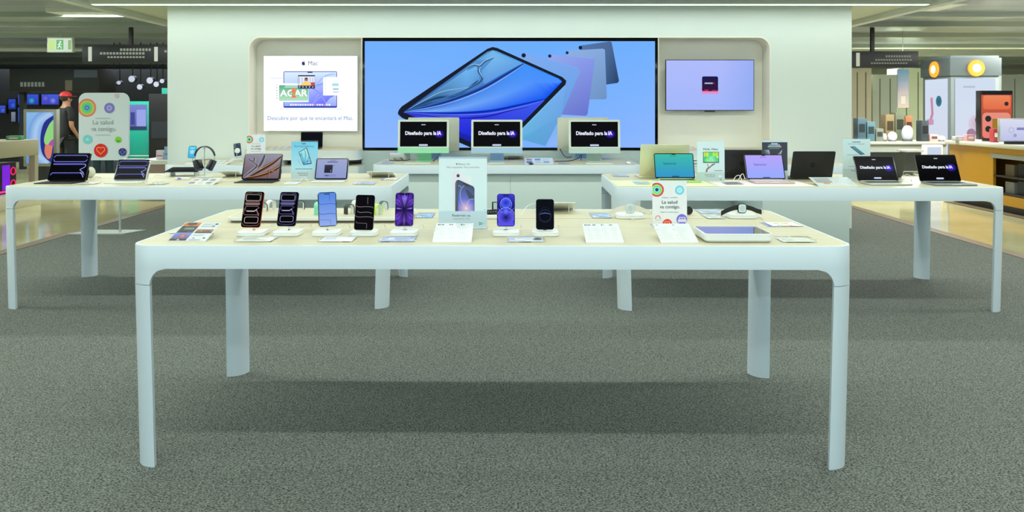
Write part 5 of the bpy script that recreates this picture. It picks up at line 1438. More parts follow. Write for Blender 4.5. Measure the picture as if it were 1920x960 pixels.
def keyboard(px, py, H, lab, n=14):
    X, Y = T(px, py, H)
    t = empty('keyboard', (X, Y+0.05, H+0.0003), 0, lab, 'keyboard', 'white keyboards on the middle counter')
    G().slab(0.30, 0.11, 0.007, 0.01, 0.002).build('keyboard_base', mat('kb_pale', (214, 226, 206), 0.4), t)
    g = G()
    for r in range(5):
        for c in range(n): g.box(-0.142+c*0.284/n+0.001, -0.142+(c+1)*0.284/n-0.001, 0.048-r*0.02-0.017, 0.048-r*0.02, 0.007, 0.0095)
    g.build('keys', WHITE, t, smooth=False)
keyboard(782, 307.5, BH, 'white keyboard in front of the mint green computer')
keyboard(921, 307.5, BH, 'white keyboard in front of the pale blue computer')
keyboard(1124, 308, BH, 'white keyboard in front of the silver computer')
def mouse(px, py, H, lab, m=None):
    X, Y = T(px, py, H)
    t = empty('computer_mouse', (X, Y+0.03, H+0.0003), 0, lab, 'mouse', 'computer mice on the middle counter')
    G().slab(0.058, 0.1, 0.006, 0.028, 0.002).build('base', ALU, t)
    G().sphere(1, TR(0, 0, 0.006) @ Matrix.Diagonal((0.029, 0.055, 0.016, 1)), n=20, m=12).build('shell', m or WHITE, t)
mouse(1179, 307, BH, 'white computer mouse at the right end of the middle counter')
mouse(996, 309, BH, 'dark computer mouse in front of the wide leaflet', BLACK)
def studio_box():
    X, Y = T(747, 301.5, BH)
    t = empty('compact_computer', (X, Y+0.11, BH+0.0003), -0.12, 'silver box shaped compact computer left of the mint green computer', 'computer')
    G().slab(0.21, 0.21, 0.006, 0.03, 0).build('foot', BLACK, t)
    G().slab(0.215, 0.215, 0.085, 0.035, 0.006, TR(0, 0, 0.006), 8).build('housing', ALU, t)
    g = G()
    for x in (-0.05, -0.035): g.slab(0.009, 0.001, 0.004, 0.0003, 0, TR(x, -0.1082, 0.03))
    g.slab(0.028, 0.001, 0.004, 0.0003, 0, TR(0.04, -0.1082, 0.03)); g.build('port', BLACK, t)
    G().tube(bez([(-0.03, -0.112, 0.03), (-0.02, -0.14, 0.008), (0.03, -0.15, 0.004), (0.07, -0.13, 0.012), (0.04, -0.112, 0.032)], 8), 0.004).build('cable', CABLE_B, t)
studio_box()
wpx(984, 1038, 307.5, 298.5, BH, sheet_small([(190,120,140), (110,120,170), (220,224,226), (90,110,180), (200,206,210), (160,150,190)]), 'tilted white leaflet between the pale blue and the silver computers', 11, 0.26)
back_wedge(944, 982, 291.5, BH, 'brownish tilted card seen from behind, right of the pale blue computer', tilt=15)
flat(714, 734, 307.5, 304, BH, 'blue tinted card at the left end of the middle counter', (186,196,222))
flat(1048, 1068, 308, 305, BH, 'blue tinted card left of the silver computer keyboard', (180,190,224))
flat(1128, 1148, 299, 296.5, BH, 'blue tinted card behind the silver computer', (170,180,220))
for k, (pts, lab) in enumerate((
    ([(1050, 9.55, 279), (1056, 9.50, 290), (1063, 9.45, 295), (1072, 9.42, 294)], 'black cable hanging from the port of the silver computer turned away'),
    ([(1089, 9.35, 290), (1084, 9.3, 297), (1068, 9.2, 301.5), (1040, 9.1, 302.5)], 'long black cable lying along the counter left of the silver computer'),
    ([(1090, 9.38, 290), (1090, 9.35, 297), (1088, 9.3, 301.5)], 'short black cable under the silver computer'),
    ([(825, 9.38, 288), (820, 9.3, 296), (812, 9.2, 302)], 'black cable between the mint green computer and the tall poster'))):
    P_ = [(WX(a, d), d, max(WZ(b, d), BH+0.005)) for a, d, b in pts]
    tag(G().tube(bez(P_, 8), 0.0045).build('power_cable', CABLE_B), lab, 'cable', 'black cables on the middle counter')

# ------------------------------------------------------------------ left and right counters, niche shelves
phone_on_stand(356, (60, 150, 190), 'cyan', lambda p, W, H: (p.grid(0, 0, W, H, lambda u, v: (70, 180+int(20*v), 232), 2, 3), p.disc(W*0.5, H*0.5, W*0.36, (190, 236, 250), (110, 206, 240)), p.rect(W*0.2, H*0.8, W*0.8, H*0.86, (210, 240, 250))),
   14.5, 22, 285.0, 0.1, 20, 0, 'small cyan screened phone on the left counter by the wall', 'white phone stand under the small cyan screened phone', base_y=8.62, Hs=BH, bw=0.13, group='phones on the left counter', gstand='phone stands on the left counter')
def navy_back():
    X, Y = T(441, 300, BH)
    s = empty('charging_stand', (X, Y+0.05, BH+0.0003), 0, 'white stand under the navy phone seen from behind', 'phone stand', 'phone stands on the left counter')
    G().slab(0.14, 0.13, 0.014, 0.026, 0.003).build('base', WHITE, s)
    G().tube([(0, 0.002, 0.012), (0, 0.004, 0.04), (0, 0.022, 0.10)], 0.003).build('stem', STEEL, s)
    G().cyl(0.032, 0.032, 0.006, TR(0, 0.0285, 0.105) @ RX(-0.25) @ RX(PI/2), 24).build('charging_puck', WHITE, s)
    t = empty('smartphone', (X, Y+0.062, BH+0.0003+0.045), 0, 'navy phone turned away on a white puck on the left counter', 'phone', 'phones on the left counter')
    M = TR(0, 0.0155, 0) @ RX(0.25) @ RY(-0.2) @ TR(0, 0, 0)
    M = TR(0.012, -0.003, 0) @ RX(-0.25) @ RY(-0.18)
    nv = mat('phone_deepnavy', (26, 44, 74), 0.35, 0.4)
    G().slab(0.084, 0.155, 0.008, 0.013, 0.002, M @ TR(0, 0.012, 0.0775) @ RX(PI/2)).build('body', nv, t)
    g = G()
    for x, z in ((-0.024, 0.135), (-0.024, 0.112), (0.022, 0.138)): g.cyl(0.009 if x < 0 else 0.005, 0.009 if x < 0 else 0.005, 0.002, M @ TR(x, 0.004, z) @ RX(PI/2), 16)
    g.build('camera_lens', mat('lens_grey', (120, 134, 150), 0.2), t)
navy_back()
wpx(388, 424, 309.0, 300, BH, sheet_small([(200,150,140), (150,190,180), (220,120,100), (160,150,170), (190,196,200), (210,190,150)]), 'tilted leaflet with tiny pictures on the left counter', 8, 0.25)
flat(432, 452, 309.0, 306.2, BH, 'white clear card near the front of the left counter', (232,236,240))
flat(376, 386, 301, 298.6, BH, 'small black box on the left counter behind the headphones', (40,42,44), None, 0.04, 'accessory_box', 'small boxes on the left counter')
X_ = WX(480, 9.3); 
upright_sign(WX(480, 8.75), 8.75, BH, 36*8.75/F, 0.33, 0, 'small upright poster reading La salud va contigo by the wall niche', po_salud, lean=1)
S1 = WZ(281, 9.5)
def shelf_laptop():
    laptop(WX(586, 9.85), 9.80, S1, 0.268, 0.18, 0.19, 5, 0.0, ('midnight', (44, 44, 46)), lambda p, W, H: p.rect(0, 0, W, H, (10, 12, 18)), 'small black laptop on the upper left niche shelf', group='laptops on the niche shelf')
shelf_laptop()
wedge(WX(526, 9.56), 9.56, S1, 0.27, 0.20, 9, 0, sheet_small([(200,150,130), (190,190,180), (220,120,100), (160,180,190), (210,180,150), (190,196,200)]), 'tilted leaflet on the upper left niche shelf', 'leaflets on the niche shelves')
wedge(WX(1291, 9.56), 9.56, S1, 0.30, 0.20, 8, 0, sheet_small([(226,170,170), (160,170,190), (226,190,180), (170,190,210), (220,210,200), (210,140,140)]), 'tilted leaflet on the upper right niche shelf', 'leaflets on the niche shelves')
for i, (px, w_, d_, h_, c, lab) in enumerate(((505, 0.14, 0.1, 0.04, (236,238,238), 'flat white box on the lower left niche shelf'), (633, 0.12, 0.10, 0.05, (240,240,240), 'white box at the right end of the lower left niche shelf'), (1302, 0.10, 0.1, 0.05, (244,246,248), 'white box on the lower right niche shelf'), (1271, 0.1, 0.1, 0.04, (200,210,216), 'grey box on the lower right niche shelf'))):
    t = empty('accessory_box', (WX(px, 9.5), 9.5, 0.8003), 0, lab, 'box', 'accessory boxes on the lower niche shelves')
    G().slab(w_, d_, h_, 0.004, 0.001).build('carton', mat('carton_%d' % i, c, 0.5), t); G().slab(w_*0.5, 0.001, h_*0.4, 0, 0, TR(0, -d_/2-0.0006, h_*0.3)).build('carton_label', mat('carton_label', (150,160,180), 0.5), t)

# ------------------------------------------------------------------ floor sign at the left of the carpet
def floor_sign():
    d = 9.45; X = WX(195.5, d)
    t = empty('floor_sign', (WX(205, d), d, 0.008), 0, 'tall white board with coloured health icons on a steel floor stand', 'sign')
    x0 = X - WX(205, d)
    g = G(); 
    bp = [(-0.42, -0.13), (0.22, -0.13), (0.36, 0.17), (-0.28, 0.17)]
    g.rings([[(x, y, 0) for x, y in bp], [(x, y, 0.012) for x, y in bp]]).build('base_plate', mat('plate_grey', (176, 186, 176), 0.4, 0.2), t)
    px = WX(223.5, d) - WX(205, d)
    zb, zt = WZ(300.5, d)-0.008, WZ(174, d)-0.008
    G().tube([(px, 0.02, 0.01), (px, 0.02, zb+0.35)], 0.014).build('pole', mat('pole_grey', (196, 204, 200), 0.35, 0.5), t)
    W = 94.5*d/F; H = zt-zb
    G().slab(W, H, 0.022, 0.09, 0.003, TR(x0, 0.0, zb+H/2) @ RX(PI/2) @ TR(0, 0, -0.011), 8).build('board', mat('board_white', (206, 216, 218), 0.45), t)
    p = Pic(W, H, 0.0004); S = W/595.0; p.rect(0.004, 0.004, W-0.004, H-0.004, (206, 216, 218), True, 0.085)
    def Q(a, b): return ((a-180)*S, H-(b-85)*S)
    for q, c in ((1, (226, 120, 110)), (0.8, (190, 200, 80)), (0.62, (110, 206, 100)), (0.42, (80, 190, 190)), (0.26, (90, 110, 170)), (0.13, (110, 180, 190))): p.disc(*Q(275+6, 262), 108*S*q, c)
    p.disc(*Q(545, 265), 62*S, (128, 122, 196)); p.disc(*Q(545, 265), 30*S, (178, 170, 224)); p.disc(*Q(545, 265), 16*S, (128, 122, 196))
    p.text('La salud', *Q(470, 458), 76*S, (150, 158, 160), width=240*S); p.text('va contigo.', *Q(478, 535), 76*S, (150, 158, 160), width=290*S)
    p.bars(*Q(380, 590), *Q(560, 578), 1, (178, 186, 188), 0.8, 0); p.bars(*Q(380, 392), *Q(560, 380), 1, (178, 186, 188), 0.8, 0)
    p.disc(*Q(288, 635), 54*S, (120, 204, 206)); p.disc(*Q(288, 635), 18*S, (160, 220, 222))
    p.disc(*Q(650, 638), 38*S, (126, 202, 50)); p.disc(*Q(650, 645), 22*S, (80, 160, 30), None, 16, 1, 180, 360)
    p.disc(*Q(445, 765), 80*S, (214, 34, 18)); heart(p, *Q(445, 762), 48*S, (250, 140, 90), 11*S)
    p.disc(*Q(702, 783), 47*S, (26, 28, 96))
    for a, b, c in ((702, 757, (220, 80, 190)), (678, 785, (110, 160, 236)), (726, 785, (110, 160, 236)), (702, 812, (110, 170, 236))): p.ring(*Q(a, b), 11*S, 5*S, c, 12)
    p.rect(*Q(290, 840), *Q(324, 830), (226, 90, 70)); p.rect(*Q(302, 852), *Q(312, 818), (226, 90, 70))
    p.disc(*Q(630, 120), 24*S, (214, 180, 186))
    p.build('printed_icons', PRINT, t, TR(x0, -0.0115, zb))
floor_sign()
# ------------------------------------------------------------------ people beyond the carpet
def skinned(name, verts, edges, radii, m, parent, sub=2, root=0):
    me = bpy.data.meshes.new(name); me.from_pydata(verts, edges, []); me.update()
    o = bpy.data.objects.new(name, me); C.objects.link(o)
    md = o.modifiers.new('s', 'SKIN'); md.use_smooth_shade = True
    for i, sv in enumerate(me.skin_vertices[0].data):
        r = radii[i]; sv.radius = (r, r) if not isinstance(r, tuple) else r
        sv.use_root = (i == root)
    sd = o.modifiers.new('u', 'SUBSURF'); sd.levels = sub; sd.render_levels = sub
    dg = bpy.context.evaluated_depsgraph_get(); dg.update()
    nm = bpy.data.meshes.new_from_object(o.evaluated_get(dg)); bpy.data.objects.remove(o)
    nm.name = name
    nm.polygons.foreach_set('use_smooth', [True]*len(nm.polygons)); nm.materials.clear(); nm.materials.append(m)
    q = bpy.data.objects.new(name, nm); C.objects.link(q); q.parent = parent
    return q
def person(X, Y, yaw, H, lab, shirt, trousers, hair, cap=None, group='people in the store beyond'):
    t = empty('person', (X, Y, 0.0), yaw, lab, 'person')
    k = H/1.75
    def V(x, y, z): return (x*k, y*k, z*k)
    SK = mat('skin_warm', (170, 120, 92), 0.55)
    v = [V(0,0,0.96), V(0,-0.01,1.14), V(0,0.0,1.34), V(0,0.01,1.46), V(0,-0.005,1.54), V(0,-0.012,1.63), V(0,-0.008,1.69)]
    r = [0.13*k, (0.125*k,0.10*k), (0.15*k,0.11*k), 0.06*k, 0.055*k, 0.082*k, 0.070*k]
    e = [(0,1),(1,2),(2,3),(3,4),(4,5),(5,6)]
    for s in (-1, 1):
        b = len(v)
        v += [V(s*0.17,0,1.42), V(s*0.22,0.03,1.14), V(s*0.20,-0.10,0.95), V(s*0.17,-0.16,0.90), V(s*0.155,-0.20,0.865)]
        r += [0.058*k, 0.042*k, 0.031*k, (0.030*k,0.016*k), (0.030*k,0.014*k)]
        e += [(3,b),(b,b+1),(b+1,b+2),(b+2,b+3),(b+3,b+4)]
        # five separate fingers
        for i, (dx, dy, dz, L) in enumerate(((0.022,-0.01,-0.03,0.075),(0.008,-0.014,-0.034,0.085),(-0.006,-0.014,-0.034,0.080),(-0.02,-0.01,-0.03,0.062),(-0.032,-0.03,-0.002,0.045))):
            c = len(v); x0, y0, z0 = s*0.155, -0.20, 0.865
            v += [V(x0+s*dx,y0+dy*0.8,z0+dz*0.6), V(x0+s*dx*1.1,y0+dy*0.8-L*0.25,z0+dz*0.6-L*0.5)]
            r += [0.0095*k, 0.0075*k]; e += [(b+4,c),(c,c+1)]
        b = len(v)
        v += [V(s*0.095,0,0.88), V(s*0.105,-0.01,0.50), V(s*0.11,0.02,0.10), V(s*0.115,-0.02,0.04), V(s*0.12,-0.15,0.025)]
        r += [0.088*k, 0.058*k, 0.040*k, 0.038*k, (0.040*k,0.024*k)]
        e += [(0,b),(b,b+1),(b+1,b+2),(b+2,b+3),(b+3,b+4)]
    skinned('body', v, e, r, SK, t, 2)
    sv = [V(0,0,0.80), V(0,-0.01,1.10), V(0,0,1.33), V(0,0.01,1.45)]; sr = [0.18*k, (0.175*k,0.135*k), (0.19*k,0.135*k), 0.085*k]; se = [(0,1),(1,2),(2,3)]
    for s in (-1, 1):
        b = len(sv); sv += [V(s*0.175,0,1.415), V(s*0.215,0.02,1.20)]; sr += [0.075*k, 0.062*k]; se += [(3,b),(b,b+1)]
    skinned('shirt', sv, se, sr, shirt, t, 2)
    tv = [V(0,0,0.95)]; tr = [0.148*k]; te = []
    for s in (-1, 1):
        b = len(tv); tv += [V(s*0.095,0,0.86), V(s*0.105,-0.01,0.50), V(s*0.11,0.015,0.08)]; tr += [0.102*k, 0.074*k, 0.062*k]; te += [(0,b),(b,b+1),(b+1,b+2)]
    skinned('trousers', tv, te, tr, trousers, t, 2)
    for s in (-1, 1):
        G().slab(0.095*k, 0.27*k, 0.075*k, 0.045*k, 0.02*k, TR(s*0.115*k, -0.06*k, 0.0)).build('shoe', mat('shoe_dark', (30, 30, 34), 0.5), t)
        G().sphere(0.018*k, TR(s*0.084*k, 0.0, 1.635*k), (0.5, 1, 1.6), 10, 8).build('ear', SK, t)
        G().sphere(0.009*k, TR(s*0.030*k, -0.083*k, 1.655*k), (1.2, 0.6, 0.8), 10, 6).build('eye', mat('eye_dark', (24, 20, 20), 0.3), t)
    G().sphere(0.016*k, TR(0, -0.096*k, 1.625*k), (0.8, 1.1, 1.5), 10, 8).build('nose', SK, t)
    G().slab(0.045*k, 0.008*k, 0.008*k, 0.003, 0.002, TR(0, -0.082*k, 1.585*k)).build('mouth', mat('lips', (150, 84, 76), 0.5), t)
    g = G(); g.sphere(0.094*k, TR(0, 0.010*k, 1.675*k), (0.98, 1.06, 0.95), 18, 12); g.build('hair', hair, t)
    if cap:
        g = G(); rs = []
        for i in range(7):
            a = PI/2*i/6; rs.append([(0.103*k*math.cos(a*0.98)*math.cos(2*PI*j/20), 0.010*k+0.112*k*math.cos(a*0.98)*math.sin(2*PI*j/20), 1.690*k+0.095*k*math.sin(a)) for j in range(20)])
        g.rings(rs); g.slab(0.15*k, 0.13*k, 0.008*k, 0.06*k, 0.003, TR(0, -0.12*k, 1.690*k)); g.build('cap', cap, t)
    return t
person(WX(124, 15), 15.0, 2.6, 1.76, 'person in a black shirt and red cap standing by the colourful display', mat('shirt_black', (14, 14, 16), 0.8), mat('trousers_dark', (28, 30, 36), 0.8), mat('hair_brown', (52, 34, 28), 0.7), mat('cap_red', (190, 36, 40), 0.6))
person(WX(193, 14.2), 14.2, 0.5, 1.70, 'person in dark teal jeans standing behind the white floor sign', mat('shirt_navy', (30, 36, 46), 0.8), mat('jeans_teal', (26, 52, 64), 0.8), mat('hair_black', (22, 20, 20), 0.7))

# ------------------------------------------------------------------ hall on the left
def boxthing(name, px0, px1, py0, py1, d, dep, m, lab, cat, group=None, r=0.0, part='body', extra=None, b=0.004):
    """upright box: pixel extents at depth d, dep deep"""
    x0, x1, z1, z0 = WX(px0, d), WX(px1, d), WZ(py0, d), max(0.001, WZ(py1, d)); W = x1-x0; H = z1-z0
    t = empty(name, ((x0+x1)/2, d, z0), 0, lab, cat, group)
    if r: G().slab(W, H, dep, r, b, TR(0, 0, H/2) @ RX(PI/2) @ TR(0, 0, -dep)).build(part, m, t)
    else: G().slab(W, dep, H, 0, b, TR(0, dep/2, 0)).build(part, m, t)
    if extra: extra(t, W, H)
    return t
def scr(fn, mg=0.02, name='display', m=None, inc=0.001):
    def f(t, W, H):
        p = Pic(W-2*mg, H-2*mg, inc); fn(p, W-2*mg, H-2*mg); p.build(name, m or DIMSCREEN, t, TR(0, -0.001, mg))
    return f
def hung_sign(x0, x1, y0, y1, d, polepx, lab, paint):
    t = boxthing('hanging_sign', x0, x1, y0, y1, d, 0.12, mat('sign_black', (16, 17, 18), 0.5), lab, 'sign', None)
    W = WX(x1, d)-WX(x0, d); H = WZ(y0, d)-WZ(y1, d); zt = 3.12-t.location.z
    for px in polepx: G().tube([(WX(px, d)-t.location.x, 0.06, H-0.01), (WX(px, d)-t.location.x, 0.06, zt)], 0.045).build('hanger', mat('hanger_black', (20, 20, 22), 0.5), t)
    p = Pic(W, H, 0.001); paint(p, W, H); p.build('sign_lettering', DIMSCREEN, t, TR(0, -0.001, 0))
def lft(p, W, H):
    c = (206, 216, 196)
    p.text('1', W*0.075, H*0.14, H*1.02, c, bold=0.05); p.text('1', W*0.70, H*0.14, H*1.02, c, bold=0.05)
    for a, b, y, h in ((0.36, 0.66, 0.66, 0.14), (0.17, 0.60, 0.46, 0.13), (0.24, 0.60, 0.27, 0.10), (0.78, 0.97, 0.58, 0.12), (0.82, 0.98, 0.34, 0.11)):
        n = int((b-a)/0.03)
        for i in range(n): p.rect(W*(a+(b-a)*i/n), H*y, W*(a+(b-a)*(i+0.72)/n), H*(y+h), (150, 158, 140), False)
    p.k += 1
hung_sign(154, 352, 84, 118, 15.5, (243,), 'black hanging sign with a pale figure 1 left of the display wall', lft)
def rgt(p, W, H):
    c = (196, 204, 176)
    p.text('1', W*0.30, H*0.12, H*1.05, c, bold=0.06)
    for a, b, y, h in ((0.62, 0.92, 0.62, 0.12), (0.50, 0.93, 0.40, 0.11), (0.45, 0.88, 0.20, 0.10)):
        n = int((b-a)/0.03)
        for i in range(n): p.rect(W*(a+(b-a)*i/n), H*y, W*(a+(b-a)*(i+0.72)/n), H*(y+h), (120, 126, 110), False)
    p.k += 1
hung_sign(1560, 1722, 96, 126, 15.5, (1638,), 'black hanging sign right of the display wall', rgt)
def exitp(p, W, H):
    p.rect(0, 0, W, H, (206, 224, 206)); p.rect(W*0.03, H*0.1, W*0.30, H*0.88, (196, 230, 130)); p.rect(W*0.36, H*0.14, W*0.66, H*0.88, (84, 176, 92)); p.rect(W*0.86, H*0.14, W*0.98, H*0.86, (130, 176, 90))
    p.disc(W*0.53, H*0.72, H*0.08, (226, 244, 220), None, 10); p.stroke([(W*0.50, H*0.64), (W*0.48, H*0.42), (W*0.42, H*0.22)], H*0.09, (226, 244, 220)); p.stroke([(W*0.48, H*0.42), (W*0.56, H*0.34), (W*0.57, H*0.2)], H*0.08, (226, 244, 220)); p.stroke([(W*0.42, H*0.5), (W*0.5, H*0.6), (W*0.6, H*0.5)], H*0.06, (226, 244, 220))
boxthing('exit_sign', 88, 136, 70, 98, 16, 0.08, mat('exit_case', (200, 206, 196), 0.5), 'green lit emergency exit sign under the hall ceiling', 'sign', extra=lambda t, W, H: (scr(exitp)(t, W, H), G().tube([(0, 0.04, H), (0, 0.04, 3.12-t.location.z)], 0.01).build('hanger', STEEL, t)))
DARK = mat('shop_dark', (24, 26, 31), 0.6); DARK2 = mat('shop_dark_blue', (40, 44, 54), 0.6)
g = G().box(WX(-160, 22), WX(318, 22), 22, 22.3, 0, 2.55); struct(g.build('wall_dark_shop', DARK), 'dark back wall of the electronics area on the left', 'wall')
def hdr(p, W, H):
    for i in range(7): p.rect(W*(0.12+0.04*i), H*0.22, W*(0.148+0.04*i), H*0.42, (130, 134, 138), False)
    p.k += 1; p.rect(W*0.72, H*0.62, W*0.98, H*0.95, (74, 80, 96)); p.rect(W*0.62, H*0.05, W*0.70, H*0.5, (110, 100, 86))
boxthing('shop_header', 18, 186, 129, 172, 19, 0.8, mat('shop_black', (8, 9, 10), 0.6), 'long black shop fascia under the ceiling on the far left', 'fascia', extra=lambda t, W, H: (scr(hdr, 0.0, 'fascia_panel', PRINT)(t, W, H), [G().box(x-0.06, x+0.06, 0.3, 0.42, -t.location.z+0.002, 0).build('post', DARK, t) for x in (-W/2+0.1, W/2-0.1)]))
def tvp(cs):
    def f(p, W, H):
        p.rect(0, 0, W, H, [cs[0], cs[1]])
        for i in range(2, len(cs)): p.disc(W*(0.15+0.7*((i*0.37) % 1)), H*(0.3+0.4*((i*0.61) % 1)), H*0.36, cs[i], cs[0], 14)
    return f
tvm = mat('tv_black', (10, 10, 12), 0.4)
def on_wall(px0, px1, py0, py1, cs, lab, d=21.9): boxthing('television', px0, px1, py0, py1, d, 0.098, tvm, lab, 'television', 'televisions on the dark back wall', extra=scr(tvp(cs), 0.03))
on_wall(32, 74, 175, 198, [(40,60,190), (60,90,220), (60,190,190), (90,130,230)], 'television with blue and teal picture beside the dark fascia')
on_wall(76, 112, 175, 198, [(60,70,200), (70,100,230), (150,150,240), (120,110,220)], 'television with a violet blue picture left of the red cap')
on_wall(14, 31, 184, 206, [(30,50,170), (50,80,210), (60,110,230)], 'small blue television left of the teal one')
on_wall(32, 46, 200, 232, [(30,60,190), (40,90,230), (60,110,240)], 'narrow upright blue screen below the teal television')
on_wall(-6, 12, 196, 214, [(40,60,170), (60,90,220), (90,120,230)], 'blue television at the left border')
on_wall(19, 31, 208, 230, [(96,110,130), (130,140,160)], 'grey picture on the dark back wall')
on_wall(128, 144, 140, 160, [(96,80,76), (130,120,110)], 'small brown picture above the red cap')
on_wall(166, 184, 150, 168, [(150,140,150), (120,110,120), (90,60,60)], 'small pinkish picture right of the fascia')
for i, (px, py, r) in enumerate(((212, 158, 4), (223, 155, 3.6), (247, 148, 6), (262, 163, 5), (281, 151, 6), (293, 158, 5), (304, 152, 4))):
    d = 20; t = empty('spotlight', (WX(px, d), d, WZ(py, d)), 0, 'round spotlight over the dark shop, %s' % ['leftmost of all', 'second from the left', 'third from the left', 'fourth from the left, hanging low', 'large fifth one from the left', 'second from the right', 'rightmost, by the display wall'][i], 'spotlight', 'spotlights over the dark shop')
    R = r*d/F
    G().tube([(0, 0.05, 0), (0, 0.05, 3.12-t.location.z)], 0.012).build('rod', DARK, t)
    G().cyl(R*1.1, R*1.1, 0.12, TR(0, -0.0, 0) @ RX(-PI/2), 16).build('lamp_can', DARK2, t)
    G().cyl(R, R, 0.01, TR(0, -0.011, 0) @ RX(-PI/2), 16).build('lens', mat('spot_lens', (200, 205, 230), 0.4, emit=(196, 200, 226), es=0.8), t)
def art(p, W, H):
    p.rect(0, 0, W, H, [(96, 150, 214), (140, 190, 240)])
    p.stroke([(W*x, H*y) for x, y in bez([(0.9, 0.98), (0.45, 0.8), (0.32, 0.5), (0.4, 0.2), (0.8, 0.0)], 6)], W*0.5, (176, 210, 246), False, (110, 160, 230))
    p.poly([(W*x, H*y) for x, y in bez([(1.0, 0.94), (0.66, 0.8), (0.52, 0.5), (0.6, 0.18), (0.95, 0.0), (1.0, 0.0)], 6)], (30, 40, 140))
    p.poly([(W*x, H*y) for x, y in bez([(1.0, 0.86), (0.82, 0.74), (0.66, 0.5), (0.72, 0.36), (1.0, 0.36)], 6)], (150, 220, 130))
    p.poly([(W*x, H*y) for x, y in bez([(1.0, 0.48), (0.9, 0.44), (0.82, 0.36), (1.0, 0.34)], 5)], (180, 80, 180))
    p.poly([(W*x, H*y) for x, y in bez([(0.70, 0.38), (0.68, 0.22), (0.78, 0.1), (0.9, 0.12), (0.98, 0.34)], 5)], (226, 130, 104))
boxthing('picture_board', 44, 106, 205, 312, 13.6, 0.1, mat('board_frame', (140, 142, 130), 0.5), 'bright board with a blue, green and coral picture left of the red capped person', 'display board', extra=lambda t, W, H: (scr(art, 0.05)(t, W, H), G().box(-W*0.3, W*0.3, 0.02, 0.3, -t.location.z+0.002, 0).build('foot', DARK2, t)))
def lilac(p, W, H): p.rect(0, 0, W, H, [(96, 104, 180), (130, 140, 214)]); p.rect(W*0.4, H*0.1, W*0.95, H*0.8, (160, 172, 240)); p.rect(W*0.05, H*0.2, W*0.3, H*0.7, (70, 76, 150)); p.rect(0, 0, W, H*0.14, (50, 70, 110))
TEAL = mat('teal_panel', (18, 160, 140), 0.5)
boxthing('teal_stand', 240, 279, 190, 352, 14.6, 0.3, TEAL, 'tall teal display stand with a lilac screen right of the white floor sign', 'display stand', extra=lambda t, W, H: (
    (lambda p: (lilac(p, W*0.82, 0.46), p.build('display', DIMSCREEN, t, TR(0.0, -0.002, H-0.52))))(Pic(W*0.82, 0.46, 0.001)), G().box(-W/2, W/2, -0.004, -0.001, H-1.0, H-0.985).build('pale_line', WHITE, t)))
boxthing('teal_banner', 303, 330, 165, 216, 15.2, 0.05, TEAL, 'teal hanging banner touching the edge of the display wall', 'banner', extra=lambda t, W, H: G().tube([(0, 0.02, H-0.005), (0, 0.02, 3.12-t.location.z)], 0.01).build('hanger', STEEL, t))
boxthing('black_cabinet', 279, 330, 176, 374, 14.0, 0.5, mat('cab_black', (12, 12, 15), 0.5), 'tall black cabinet left of the display wall', 'cabinet', extra=lambda t, W, H: G().box(-W/2+0.05, W/2-0.05, -0.01, -0.001, H*0.55, H*0.72).build('grey_panel', DARK2, t))
def shelf_left():
    d = 12.9; x0, x1 = WX(258, d), WX(330, d); z = WZ(300, d); W = x1-x0
    t = empty('low_shelf_unit', ((x0+x1)/2, d, 0.0005), 0, 'low shelf unit with a white top and dusty pink front left of the wall', 'shelf unit')
    G().box(-W/2, W/2, -0.05, 0.8, z-0.07, z, 0.004).build('worktop', WHITE, t)
    G().box(-W/2+0.02, W/2-0.02, 0.0, 0.75, 0, z-0.0705, 0.003).build('cabinet_body', mat('dusty_pink', (158, 134, 126), 0.6), t)
    for a, c, w_, h, lab in ((296, (226, 220, 228), 0.11, 0.15, 'small white box with a red stripe on the low shelf unit'), (312, (150, 186, 214), 0.12, 0.21, 'small pale blue box on the low shelf unit')):
        q = empty('carton', (WX(a, d), d+0.1, z+0.001), 0, lab, 'box', 'small boxes on the low shelf unit')
        G().slab(w_, 0.08, h, 0, 0.002).build('carton_body', mat('box_%d' % a, c, 0.5), q); G().slab(w_*0.8, 0.002, h*0.12, 0, 0, TR(0, -0.0415, h*0.35)).build('stripe', mat('stripe_%d' % a, (214, 70, 80) if a < 300 else (90, 150, 160), 0.5), q)
shelf_left()
